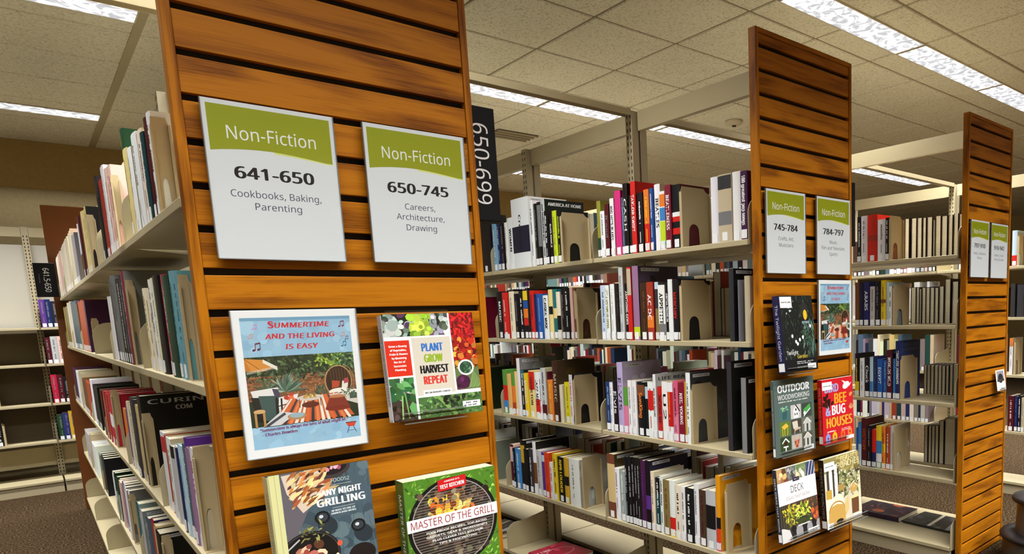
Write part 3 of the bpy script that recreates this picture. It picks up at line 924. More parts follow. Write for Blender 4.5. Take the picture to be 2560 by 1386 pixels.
# ------------------------------------------------------------------ shelving
SHELF_Z = (1.625, 1.270, .864, .457); BASE_Z = .095
def yj(k): return 1.612+.911*k
HDR = {1: '641-650', 2: '745-784', 3: '797-910', 4: 'unmarked'}
def bracket(mb, x0, x1, y, z, h=.145, m=0):
    """shelf end plate, outline from the post (x1) to the rounded front (x0)"""
    s = 1 if x1 > x0 else -1; r = .06
    pts = [(x1, z-.04), (x0+s*.002, z-.018), (x0, z+h-r)]
    for k in range(1, 7): a = PI-k*PI/12; pts.append((x0+s*(r+r*math.cos(a)), z+h-r+r*math.sin(a)))
    pts += [(x0+s*.11, z+h), (x1, z+h+.025)]
    mb.prism(pts, 'y', y-.001, y+.001, m)
def ends(x0, x1, ya, yb, z, o, side):
    if side > 0: return
    for y in (ya-.004, yb+.004):
        e = MB(); bracket(e, x0, x1, y, z); e.build('end_bracket', M['steel'], o)
def stack(num, xl, xr, sections, label, both=True):
    xc = (xl+xr)/2
    t = thing('library_stack', label, 'shelving', (xc, yj(0), 0))
    ox, oy = xc, yj(0)
    # uprights: slotted channels, front and back of the centre line
    for k in range(sections+1):
        y = yj(k)-oy
        if k == 0: y += .03
        if k == sections: y -= .03
        for sx in (-1, 1):
            mb = MB(); X = sx*.024
            mb.box(X-.018, X+.018, y-.022, y+.022, .0, 2.28, 0)
            for q in range(72):
                z = .12+q*.03
                for dy in (-.011, .011):
                    mb.box(X+sx*.0175, X+sx*.0184, y+dy-.003, y+dy+.003, z, z+.016, 1)
                    if q % 2 and sx < 0: pass
            mb.build('upright', [M['steeld'], M['slotdark']], t)
    for k in range(sections):
        mb = MB(); mb.box(-.014, .014, yj(k)-oy+.03+(.03 if k == 0 else 0), yj(k+1)-oy-.03-(.03 if k == sections-1 else 0), 2.196, 2.28); mb.build('header_beam', M['steel'], t)
    for side in ((-1, 1) if both else (-1,)):
        xf = (xl-xc+.004) if side < 0 else (xr-xc-.004)
        for k in range(sections):
            ya, yb = yj(k)-oy+.006, yj(k+1)-oy-.006
            for z in SHELF_Z:
                s = MB(); a, b = sorted((xf, side*.044))
                s.box(a, b, ya, yb, z-.02, z)
                o = s.build('shelf', M['steel'], t, bevel=.002)
                ends(xf, side*.044, ya, yb, z, o, side)
            s = MB(); a, b = sorted((xf+side*.024, side*.044)); s.box(a, b, ya, yb, BASE_Z-.02, BASE_Z)
            o = s.build('base_shelf', M['steel'], t, bevel=.002)
            ends(xf+side*.022, side*.044, ya, yb, BASE_Z, o, side)
            s = MB(); a, b = sorted((xf+side*.0, xf+side*.012)); s.box(a, b, ya, yb, 0, BASE_Z-.02); s.build('kick_plate', M['steeld'], t)
    return t
P1, P2, P3, P4 = (.234, .799, 1.540, .0077), (1.82, 2.379, 1.562, 0), (3.401, 3.945, 1.564, .011), (4.975, 5.52, 1.565, 0)
stack(1, P1[0], P1[1], 6, 'long putty steel book stack behind the 641-650 sign, full of cookbooks')
stack(2, P2[0], P2[1], 6, 'putty steel book stack ending at the 745-784 sign, full of music books')
stack(3, P3[0], P3[1], 6, 'putty steel book stack ending at the 797-910 sign')
stack(4, P4[0], P4[1], 3, 'putty steel book stack seen past the edge of the 910-942 panel', both=False)
# braces tying the stacks together
XC = [(q[0]+q[1])/2 for q in (P1, P2, P3, P4)]; g_ = .044
for x0, x1, lab in ((-2, XC[0]-g_, 'putty steel brace overhead left of the 641-650 panel'), (XC[0]+g_, XC[1]-g_, 'putty steel brace overhead between the 650-745 and 745-784 panels'), (XC[1]+g_, XC[2]-g_, 'putty steel brace overhead between the 784-797 and 797-910 panels'), (XC[2]+g_, XC[3]-g_, 'putty steel brace overhead beyond the 910-942 panel')):
    mb = MB(); y = yj(1)
    mb.prism([(y-.022, 2.26), (y-.022, 2.287), (y+.022, 2.287), (y+.022, 2.26), (y+.018, 2.26), (y+.018, 2.283), (y-.018, 2.283), (y-.018, 2.26)], 'x', x0, x1, 0)
    tag(mb.build('cross_brace', M['steel'], fix=True), lab, 'brace')

# ------------------------------------------------------------------ slatwall end panels
TOP = 2.30; SLOT0 = 2.2525; PITCH_Z = .0762
def panel(P, label, front=True, y=None):
    x0, x1, yy, a = P; W = x1-x0; D = .031
    t = thing('slatwall_panel', label, 'slatwall panel', (x0, y if y is not None else yy, 0), (0, 0, a if y is None else 0)); tw = .0155
    for u in (0, W-tw):
        mb = MB(); mb.box(u, u+tw, 0, D, .008, TOP); mb.build('side_trim', M['oakv'], t, bevel=.0012)
    mb = MB(); mb.box(tw, W-tw, 0, D, TOP-.0155, TOP); mb.build('top_trim', M['oak'], t, bevel=.001)
    mb = MB(); mb.box(tw, W-tw, D-.006, D-.0005, .008, TOP-.0155); mb.build('back_board', M['oakback'], t)
    mb = MB(); mb.box(tw, W-tw, .018, D-.006, .008, TOP-.0155); mb.build('groove_backing', M['groove'], t)
    mb = MB(); zt = TOP-.0162
    for k in range(31):
        zb = SLOT0-k*PITCH_Z
        if k == 30: zb = .008
        mb.box(tw+.0003, W-tw-.0003, .0035, .0178, zb, zt)
        zt = SLOT0-k*PITCH_Z-.0135
    mb.build('slat_face', M['oak'], t, bevel=.0012)
    return t
panel(P1, 'tall honey oak slatwall panel carrying the 641-650 and 650-745 signs')
panel(P2, 'tall honey oak slatwall panel carrying the 745-784 and 784-797 signs')
panel(P3, 'tall honey oak slatwall panel carrying the 797-910 and 910-942 signs')
panel(P4, 'tall honey oak slatwall panel closing the rightmost stack')
def plain_panel(P, label):
    x0, x1 = P[0], P[1]
    t = thing('wood_end_panel', label, 'end panel', (x0, yj(6)+.004, 0))
    mb = MB(); mb.box(-.03, x1-x0, 0, .03, .008, TOP); mb.build('veneer_board', M['oakback'], t)
    mb = MB(); mb.box(-.03, x1-x0, 0, .03, TOP, TOP+.006); mb.build('top_edging', M['tanplate'], t)
plain_panel(P1, 'dark brown veneered panel closing the far end of the cookbook stack')
plain_panel(P2, 'brown veneered panel closing the far end of the music stack')

# black flag signs clipped to shelf edges
def flag(x0, x1, y, z0, z1, txt, lab, th=.105, small=None, left=False):
    t = thing('flag_sign', lab, 'flag sign', (x0, y, z0))
    w_, h_ = x1-x0, z1-z0
    mb = MB(); mb.box(0, w_, -.006, .006, .0, h_); mb.build('plate', M['blackp'], t, bevel=.003)
    mb = MB(); mb.box(w_*.35 if not left else .0, w_+.02 if not left else w_*.6, .006, .05, .002, .02); mb.build('clip', M['blackp'], t)
    A = Art(w_*1000, h_*1000)
    if txt:
        A.text(txt, w_*1000*.42, h_*1000*.5, th*1000*.42, 'white', 0, h_*1000*.70, 'c', -PI/2)
        if small: A.text(small, w_*1000*.2, h_*1000*.55, 6, 'grey', 0, 60, 'c', -PI/2)
        mb = MB(); A.emit(mb, lambda u, v, d: (u, -.0062-d, v)); mb.build('lettering', M['art'], t)
flag(.802, .912, 1.655, 1.6255, 1.903, '650-699', 'black flag sign reading 650-699 beside the 650-745 panel', .1)
flag(.112, .228, 6.85, 1.6255, 1.866, '641.5-650', 'small black flag sign reading 641.5-650 at the far end of the cookbook stack', .075, 'Cooking', True)
flag(2.38, 2.474, 1.613, 1.6255, 1.878, None, 'black flag sign seen edge on behind the 784-797 panel')

# ------------------------------------------------------------------ books
STORE = []        # background books gathered into one object
ORD = 'first second third fourth fifth sixth seventh eighth ninth tenth eleventh twelfth thirteenth fourteenth fifteenth sixteenth seventeenth eighteenth nineteenth twentieth'.split()
ORD += ['twenty-'+o for o in ORD[:9]] + ['thirtieth'] + ['thirty-'+o for o in ORD[:9]] + ['fortieth'] + ['forty-'+o for o in ORD[:9]]
SHN = ('top', 'second', 'third', 'fourth')
rndb = random.Random(5)
CNAME = dict(leaf='green', butter='pale yellow', wheat='buff', stone='beige', smoke='mid grey', ice='pale blue', azure='bright blue', indigo='deep blue', midnight='blue-black', dusk='dusky purple', forest='dark green', ocean='dark teal', sage='grey-green', brick='brick red', scarlet='bright red', vermilion='orange-red', blush='pale pink', darkbrown='dark brown', umber='deep brown', lemon='neon yellow', amber='orange-yellow', aqua='light teal', plum='dark purple', mauve='dull purple', sky='light blue', apricot='peach', khaki='olive brown')
def cname(c): return CNAME.get(c, c)
def parse(ex):
    d = dict(B=[], W=False, n=False, F=False, T=None, K=None, t=None, c=None)
    toks = []; 
    for q in ex.split(' '):
        if not q: continue
        if q[:2] in ('T:', 'B:', 't:', 'c:', 'K:') or q in ('W', 'n', 'F', 'bk'): toks.append(q)
        elif toks: toks[-1] += ' '+q
    for q in toks:
        if q[:2] == 'B:':
            a, c = q[2:].split(':'); f0, f1 = a.split('-'); d['B'].append((float(f0), float(f1), c))
        elif q[:2] == 'T:': d['T'] = q[2:].rsplit('/', 1)
        elif q[:2] == 'K:': d['K'] = q[2:].rsplit('/', 1)
        elif q[:2] == 't:': d['t'] = q[2:]
        elif q[:2] == 'c:': d['c'] = q[2:]
        elif q != 'bk': d[q] = True
    return d
def spine_x(u, w):   # rounded spine profile: depth (local y) across the width
    return .0035*(2*u/w)**2
def make_book(w, h, dep, c, d, loc, rotz, label, group, seed):
    """a book standing on its tail: local -Y is the spine, +X the near cover"""
    r = random.Random(seed); t = thing('book', label, 'book', loc, (0, 0, rotz), group)
    jc = lambda cc: col(tuple(max(0, min(255, q+r.uniform(-5, 5))) for q in PAL[cc]))
    bc = jc(c); cc = jc(d['c'] or c)
    if d['c'] is None and c in ('white', 'silver', 'cream') and r.random() < .4: cc = jc('stone')
    hw = w/2; mb = MB(); bt = min(.0022, w*.12); N = 6
    us = [-hw+w*k/N for k in range(N+1)]
    for a, b in zip(us, us[1:]):
        mb.face([(a, spine_x(a, w), 0), (b, spine_x(b, w), 0), (b, spine_x(b, w), h), (a, spine_x(a, w), h)], 0, bc)
    for f0, f1, c2 in d['B']:
        for a, b in zip(us, us[1:]):
            mb.face([(a, spine_x(a, w)-.0002, h*f0), (b, spine_x(b, w)-.0002, h*f0), (b, spine_x(b, w)-.0002, h*f1), (a, spine_x(a, w)-.0002, h*f1)], 0, col(c2))
    y0 = spine_x(hw, w)
    for s in (-1, 1):
        a, b = sorted((s*hw, s*(hw-bt))); mb.box(a, b, y0-.0001, dep, 0, h, 0, cc)
    mb.box(-hw+bt, hw-bt, y0, y0+.002, 0, h, 0, bc)
    if d['W'] and h > .2:
        A = Art(dep*1000, h*1000, None, seed)
        if r.random() < .5 and not d['K']: A.rect(dep*80, h*930, dep*450, h*45, 'silver'); A.scrawl(dep*120, h*948, dep*360, h*12, 'charcoal')
        if d['K']:
            V = d['K'][0].split('_'); k = len(V)
            for i, q in enumerate(V): A.text(q, dep*520, h*(905-i*80), h*48, d['K'][1], 1, dep*850 if len(q) > 5 else None)
        elif r.random() < .7:
            for _ in range(9): A.disc(r.uniform(.1,.9)*dep*1000, r.uniform(.05,.85)*h*1000, r.uniform(10,45), r.uniform(8,40), d['c'] or c, 10, r.uniform(0,3), .35)
        A.emit(mb, lambda u, v, e: (hw+.0001+e, .002+u*.98, v))
    mb.build('cover', M['cover'], t)
    mb = MB(); mb.box(-hw+bt+.0001, hw-bt-.0001, y0+.0022, dep-.003, .002, h-.003); mb.build('page_block', M['page'], t)
    tail = .034 if not d['n'] else 0
    if not d['n'] and not d['F']:
        mb = MB(); q = .44*w if w < .03 else .0125
        for a, b in zip([-q, 0], [0, q]): mb.face([(a, spine_x(a, w)-.0006, .004), (b, spine_x(b, w)-.0006, .004), (b, spine_x(b, w)-.0006, .034), (a, spine_x(a, w)-.0006, .034)])
        mb.box(-q, q, .0002, .0012, .006, .032)
        mb.build('call_number_label', M['sticker'], t)
    if d['T'] and not d['F']:
        txt, tc = d['T']; hh = h-tail-.02; A = Art(w*1000, h*1000)
        th = min(w*.5, .02, ); V, _ = text_polys(txt, 1); ww = (max(p[0] for p in V)-min(p[0] for p in V))*th
        span = min(hh*.94, max(ww, hh*.55))
        A.text(txt, w*500-th*500, (h+tail)*500, th*1000, tc, 1, span*1000, 'c', -PI/2)
        mb = MB(); A.emit(mb, lambda u, v, e: (u-hw, spine_x(u-hw, w)-.0004-e, v)); mb.build('spine_lettering', M['cover'], t)
    elif d['t'] and not d['F'] and w > .016:
        A = Art(w*1000, h*1000, None, seed); th = min(w*.3, .011)*1000; a0 = h*1000*r.uniform(.84,.94); L = h*1000*r.uniform(.35,.55); y = a0; x = w*500-th/2+r.uniform(-.1,.1)*w*1000
        while y > a0-L:
            q = th*r.uniform(.4,.8); 
            if r.random() > .15: A.rect(x+r.uniform(0,.15)*th, y-q, th*r.uniform(.7,1), q*.75, d['t'])
            y -= q
        y = max(h*180, a0-L-h*1000*.12)
        while y > max(tail*1000+8, a0-L-h*320): 
            q = th*.5*r.uniform(.5,.9); A.rect(x+th*.2, y-q, th*.55, q*.7, d['t']); y -= q
        mb = MB(); A.emit(mb, lambda u, v, e: (u-hw, spine_x(u-hw, w)-.0004-e, v)); mb.build('spine_lettering', M['cover'], t)
    return t
def bookend(dep, h, loc, rotz, label):
    t = thing('bookend', label, 'bookend', loc, (0, 0, rotz), 'steel bookends on the shelves')
    h = max(.15, h); mb = MB(); r = dep*.13; a0, a1 = dep*.27, dep*.66; ah = h*.4
    out = [(0, .001), (0, h*.92-r), (dep*.06, h*.92), (dep*.09, h), (dep*.83, h), (dep*.9, h*.93), (dep, h*.9), (dep, .001)]
    arch = []
    for k in range(9):
        q = PI*k/8; arch.append(((a0+a1)/2+(a1-a0)/2*.86*math.cos(q), ah*.72+ah*.28*math.sin(q)))
    pts = [(0, .001), (0, h*.9), (dep*.06, h*.93), (dep*.09, h), (dep*.83, h), (dep*.9, h*.95), (dep, h*.92), (dep, .001), (a1, .001)] + arch + [(a0, .001)]
    mb.prism([(p[0], p[1]) for p in pts], 'x', -.0008, .0008); 
    mb.v = [(x, y, z) for x, y, z in mb.v]
    mb.build('plate', M['tanplate'], t, fix=True)
    for q0, q1, qh in ((0, .004, .9), (dep-.004, dep, .92)):
        mb = MB(); mb.box(.0008, .012, q0, q1, .0016, h*qh); mb.build('flange', M['tanplate'], t)
    mb = MB(); mb.box(.0008, .03, .0, dep, .0003, .0015); mb.build('foot', M['tanplate'], t)
    return t
STK = {1: '641-650 stack', 2: '745-784 stack', 3: '797-910 stack', 4: 'rightmost stack'}
def load_rows():
    rows = []; hd = None
    for ln in ROWS.strip().split('\n'):
        if ln[0] == '@': p = ln[1:].split(); hd = (int(p[0]), int(p[1]), p[2], float(p[3])); continue
        p = ln.split(' ', 4); rows.append((hd, float(p[0]), float(p[1]), float(p[2]), p[3], p[4] if len(p) > 4 else ''))
    return rows
LAB = {}; CNT = {}
def bay(y): return max(0, int((y-1.612)//.911))
last = {}
for hd, y, wd, h, c, ex in load_rows():
    st, sh, nm, xf = hd; z = SHELF_Z[sh]; far = st == 1 and y > 4.62; key = (st, sh, nm[0])
    if ex == 'bk':
        if st == 1 and y > 4.62: continue
        yy = y-.001; 
        lim = last.get(key); 
        if lim is not None and yy > lim-.001: yy = lim-.002
        dep = min(wd, .2); b = bay(yy)
        k = CNT[(key, b, 'bk')] = CNT.get((key, b, 'bk'), 0)+1
        bookend(dep, h, (xf+.002, yy, z), -PI/2, f'tan steel bookend {"in the near bay" if b == 0 else "one bay back" if b == 1 else "two bays back"}, {SHN[sh]} shelf, {STK[st]}')
        last[key] = yy-.016; continue
    lim = last.get(key)
    if lim is not None and y > lim: y = lim
    for j in map(yj, range(7)):
        if y-wd < j+.009 and y > j-.009:
            up = j+.0095+wd
            y = up if y-wd/2 >= j and (lim is None or up <= lim) else j-.0095
    if y-wd < 1.6: wd = y-1.6
    if wd < .008: continue
    last[key] = y-wd
    d = parse(ex); ww = max(.006, wd-.0008)
    if far: STORE.append((xf, y-wd/2, z, ww, h, .17, c, -1)); continue
    if st == 1: h = min(h, .3)
    dep = min(.215, max(.13, h*.68)) if not d['W'] else min(.226, max(.15, h*.75))
    b = bay(y-wd/2); k = CNT[(key, b)] = CNT.get((key, b), 0)+1
    size = 'tall ' if h > .27 else 'short ' if h < .2 else 'thick ' if wd > .055 and st > 1 else 'slim ' if wd < .022 else ''
    names = [cname(c)]
    for _, _, q in d['B']:
        if cname(q) not in names and len(names) < 2: names.append(cname(q))
    colr = ' and '.join(names)
    where = ('near bay' if b == 0 else 'second bay' if b == 1 else 'third bay' if b == 2 else 'fourth bay')
    pos = f'{ORD[k-1]} from the divider'
    if d['F']:
        lab = f'book showing {cname(c)} page edges, {ORD[k-1]} past the bookend, {SHN[sh]} shelf, {STK[st]}'
        o = make_book(ww, h, .17, 'charcoal' if c in ('slate', 'charcoal') else 'umber' if k % 2 else 'black', dict(d, n=True), (xf+.17, y-wd/2, z+.0004), PI/2, lab, 'books turned with their pages outward', int(y*1000)+sh)
        continue
    lab = f'{size}{colr} book, {pos}, {where}, {SHN[sh]} shelf, {STK[st]}'
    if len(lab.split()) > 16: lab = lab.replace(size, '', 1) if size else lab.replace(colr, names[0], 1)
    if len(lab.split()) > 16: lab = lab.replace(colr, names[0], 1)
    if len(lab.split()) > 16: lab = lab.replace(colr, names[0].split()[-1], 1)
    make_book(ww, h, dep, c, d, (xf+rndb.uniform(-.002, .006), y-wd/2, z+.0004), -PI/2, lab, f'books on the {STK[st]}', int(y*997)+sh*31+st)
# the rest of the shelved books: one object
def fill_store():
    r = random.Random(11); keys = list('white white white white cream silver silver stone black black black charcoal charcoal navy maroon slate midnight khaki umber brown burgundy rust grey smoke wheat brick ocean'.split())
    def run(xf, side, z, y0, y1, dens=1.0, hmul=1):
        y = y1
        while y > y0:
            wd = r.uniform(.018, .05)
            if r.random() < dens: STORE.append((xf, y-wd/2, z, wd-.001, r.choice((.21,.225,.235,.24,.245,.28))*hmul, r.uniform(.14,.19), r.choice(keys), side))
            y -= wd
    for sh, z in enumerate(SHELF_Z):
        for k in range(6):
            ya, yb = yj(k)+.02, yj(k+1)-.02
            if k >= 2: run(P2[0]+.012, -1, z, ya if k > 2 else 3.62, yb, .95)
            if k >= 1 or sh == 9: run(P3[0]+.012, -1, z, ya+.15, yb)
            run(P2[1]-.012, 1, z, ya+.1 if k else ya+.35, yb, .9)
            if k >= 1: run(P3[1]-.012, 1, z, ya+.1, yb, .9)
            if k < 3: run(P4[0]+.012, -1, z, ya if k else 2.07, yb-.15)
            if k < 3: run(P1[1]-.012, 1, z, ya+.1, yb-.1, .9)
    for k, (xa, xb, cs) in enumerate(BACKBOOKS):
        pass
    mb = MB()
    for xf, y, z, wd, h, dep, c, side in STORE:
        if y+wd/2 > yj(6)-.01 or (xf < .3 and y-wd/2 < 4.66) or any(abs(y-yj(k)) < wd/2+.01 for k in range(7)): continue
        cc = col(tuple(max(0, min(255, q+r.uniform(-14, 14))) for q in PAL[c])); s = 1 if side < 0 else -1; z += .0006
        xa, xb = (xf, xf+dep) if side < 0 else (xf-dep, xf); t = .0022
        fe = xb if side < 0 else xa; sp = xf
        mb.box(xa, xb, y-wd/2, y-wd/2+t, z, z+h, 0, cc); mb.box(xa, xb, y+wd/2-t, y+wd/2, z, z+h, 0, cc)
        a, b = sorted((sp, sp+s*.003)); mb.box(a, b, y-wd/2+t, y+wd/2-t, z, z+h, 0, cc)
        a, b = sorted((sp+s*.003, fe-s*.003)); mb.box(a, b, y-wd/2+t, y+wd/2-t, z+.002, z+h-.003, 1, col('ivory'))
        a, b = sorted((sp, sp-s*.0006)); q = min(wd*.42, .012)
        if r.random() < .85: mb.box(a, b, y-q, y+q, z+.004, z+.032, 0, col('white'))
    o = mb.build('background_books', [M['cover'], M['page']])
    tag(o, 'remaining books packed on the far bays and far sides of the stacks', 'books', None, 'stuff')
BACKBOOKS = []
fill_store()

# ------------------------------------------------------------------ shelving against the back wall
def wall_unit():
    yb, yf = 8.44, 8.19
    t = thing('wall_shelving', 'putty steel shelving against the back wall beyond the cookbook stack', 'shelving', (.12, yb, 0)); X = (-.911-.015, -.015, .896)
    for x in (-.911, 0, .911):
        mb = MB(); mb.box(x-.022, x+.022, -.03, .02, 0, 2.28)
        for q in range(70):
            for dx in (-.011, .011): mb.box(x+dx-.003, x+dx+.003, -.0312, -.029, .12+q*.03, .136+q*.03, 1)
        mb.build('upright', [M['steeld'], M['slotdark']], t)
    for x in (-.911, 0):
        mb = MB(); mb.box(x+.024, x+.887, -.02, .0, 2.195, 2.275); mb.build('header_beam', M['steel'], t)
        for z in (1.415, 1.102, .76, .432):
            s = MB(); s.box(x+.006, x+.905, -.25, -.035, z-.02, z); o = s.build('shelf', M['steel'], t, bevel=.002)
            e = MB()
            for xx in (x+.003, x+.908): e.box(xx-.001, xx+.001, -.25, -.035, z-.02, z+.15)
            e.build('end_bracket', M['steel'], o)
            if z < 1.4: mb = MB(); mb.box(x+.024, x+.887, -.004, .002, z+.001, z+.31 if z > .5 else z+.3); mb.build('back_panel', M['backshade'], t)
        s = MB(); s.box(x+.006, x+.905, -.38, -.035, .085, .105); s.build('base_shelf', M['steel'], t, bevel=.002)
        s = MB(); s.box(x+.006, x+.905, -.37, -.35, 0, .085); s.build('kick_plate', M['steeld'], t)
        mb = MB(); mb.box(x+.024, x+.887, -.004, .002, .19, .36); mb.build('back_panel', M['steel'], t)
    mb = MB(); mb.box(-1.05, 1.1, 0, .008, 1.33, 2.13)
    o = mb.build('white_display_board', M['board'], None, (.0, yb+.024, 0)); tag(o, 'large white board behind the top of the back wall shelving', 'board')
    r = random.Random(3); n = 0; sn = ('top', 'second', 'third', 'fourth')
    for sh, (z, cs) in enumerate(((1.415, ['violet', 'navy', 'midnight', 'slate']), (1.102, ['maroon', 'silver', 'blush', 'white']), (.76, ['crimson', 'maroon', 'black', 'scarlet']), (.432, ['forest', 'indigo', 'gold', 'khaki']))):
        x = .135
        for k, c in enumerate(cs):
            wd = r.uniform(.034, .042); h = r.uniform(.22, .25)
            d = parse('t:grey'); make_book(wd-.001, h, .16, c, d, (x+wd/2, yf+.012, z+.0004), 0, f'{cname(c)} book, {ORD[k]} right of the post, {sn[sh]} shelf, back wall shelving', 'books on the back wall shelving', sh*17+k)
            x += wd
        if sh >= 2:
            x = -.33
            for k, c in enumerate(('charcoal', 'smoke', 'black')):
                wd = .04; make_book(wd-.001, .22, .16, c, parse('t:white'), (x+wd/2, yf+.012, z+.0004), 0, f'{cname(c)} book, {ORD[k]} of three beside a bookend, {sn[sh]} shelf, back wall shelving', 'books on the back wall shelving', sh*19+k+5); x += wd
            bookend(.14, .19, (x+.004, yf+.014, z), 0, f'tan steel bookend on the {sn[sh]} shelf of the back wall shelving')
wall_unit()

# ------------------------------------------------------------------ section signs in clear sleeves
class PF:
    """frame of a slatwall panel: u along it, d out towards the room, z up"""
    def __init__(s, P): s.x, s.y, s.a = P[0], P[2], P[3]
    def at(s, u, d, z): return (s.x+u*math.cos(s.a)+d*math.sin(s.a), s.y+u*math.sin(s.a)-d*math.cos(s.a), z)
F1, F2, F3 = PF(P1), PF(P2), PF(P3)
def sheet(mb, A, x0, z0):
    A.emit(mb, lambda u, v, e: (x0+u, -e, z0+v))
def sleeve(t, W, H, y0=-.0022, y1=.004):
    mb = MB(); mb.face([(0, y0, 0), (W, y0, 0), (W, y0, H), (0, y0, H)]); mb.build('clear_front', M['clear'], t)
    mb = MB(); mb.box(-.0015, 0, y0, y1, 0, H); mb.box(W, W+.0012, y0, y1, 0, H); mb.box(0, W, y0, y1, -.0015, 0); mb.build('sleeve_edge', M['edge'], t)
    mb = MB(); mb.box(W*.2, W*.8, y1, y1+.015, H-.0045, H-.001); mb.build('hook', M['edge'], t)
def section_sign(F, x0, z0, nums, lines, label, W=.217, H=.281):
    u0 = x0-F.x
    t = thing('section_sign', label, 'sign', F.at(u0, .0135, z0), (0, 0, F.a))
    w, h = W*1000, H*1000; A = Art(w, h, (216,221,225)); g = (146, 154, 8); N = 20
    arc = [(7+(w-14)*k/N, h*(.680+.03*math.sin(PI*min(1, (k/N*1.06)**.9)) + (0 if k/N < .5 else -.012*(k/N-.5)))) for k in range(N+1)]
    lo = [(7+(w-14)*k/N, h*(.668+.030*math.sin(PI*min(1, (k/N*1.06)**.9)))) for k in range(N+1)]
    A.poly([(7, h-8), (w-7, h-8)] + [(x, y) for x, y in reversed(arc)], g)
    A.poly([(x, y) for x, y in lo[10:]] + [(x, y) for x, y in reversed(arc[10:])], (214, 220, 120))
    A.text('Non-Fiction', w*.5, h*.765, h*.082, 'white', 0, w*.68)
    A.text(nums, w*.49, h*.52, h*.074, (18,18,24), 1, w*.60)
    wmax = max((len(q) for q in lines))
    for k, q in enumerate(lines):
        V, _ = text_polys(q, h*.044); A.text(q, w*.49, h*(.40-.078*k), h*.044, (62,62,84), 0, min(w*.70, (max(p[0] for p in V)-min(p[0] for p in V))*1.02))
    mb = MB(); sheet(mb, A, 0, 0); mb.box(0, W, .0001, .003, 0, H, 0, col('white')); mb.build('printed_sheet', M['art'], t)
    sleeve(t, W, H)
    return t
section_sign(F1, .273, 1.507, '641-650', ['Cookbooks, Baking,', 'Parenting'], 'Non-Fiction sign reading 641-650 Cookbooks, Baking, Parenting on the nearest oak panel')
section_sign(F1, .547, 1.508, '650-745', ['Careers,', 'Architecture,', 'Drawing'], 'Non-Fiction sign reading 650-745 Careers, Architecture, Drawing on the nearest oak panel')
section_sign(F2, 1.843, 1.506, '745-784', ['Crafts, Art,', 'Musicians'], 'Non-Fiction sign reading 745-784 Crafts, Art, Musicians on the middle oak panel')
section_sign(F2, 2.129, 1.5065, '784-797', ['Music,', 'Film and Television,', 'Sports'], 'Non-Fiction sign reading 784-797 Music, Film and Television, Sports on the middle oak panel')
section_sign(F3, 3.413, 1.510, '797-910', ['Poetry, Literature,', 'History'], 'Non-Fiction sign reading 797-910 on the farthest oak panel')
section_sign(F3, 3.657, 1.508, '910-942', ['Atlases, Travel,', 'History-Europe'], 'Non-Fiction sign reading 910-942 on the farthest oak panel')

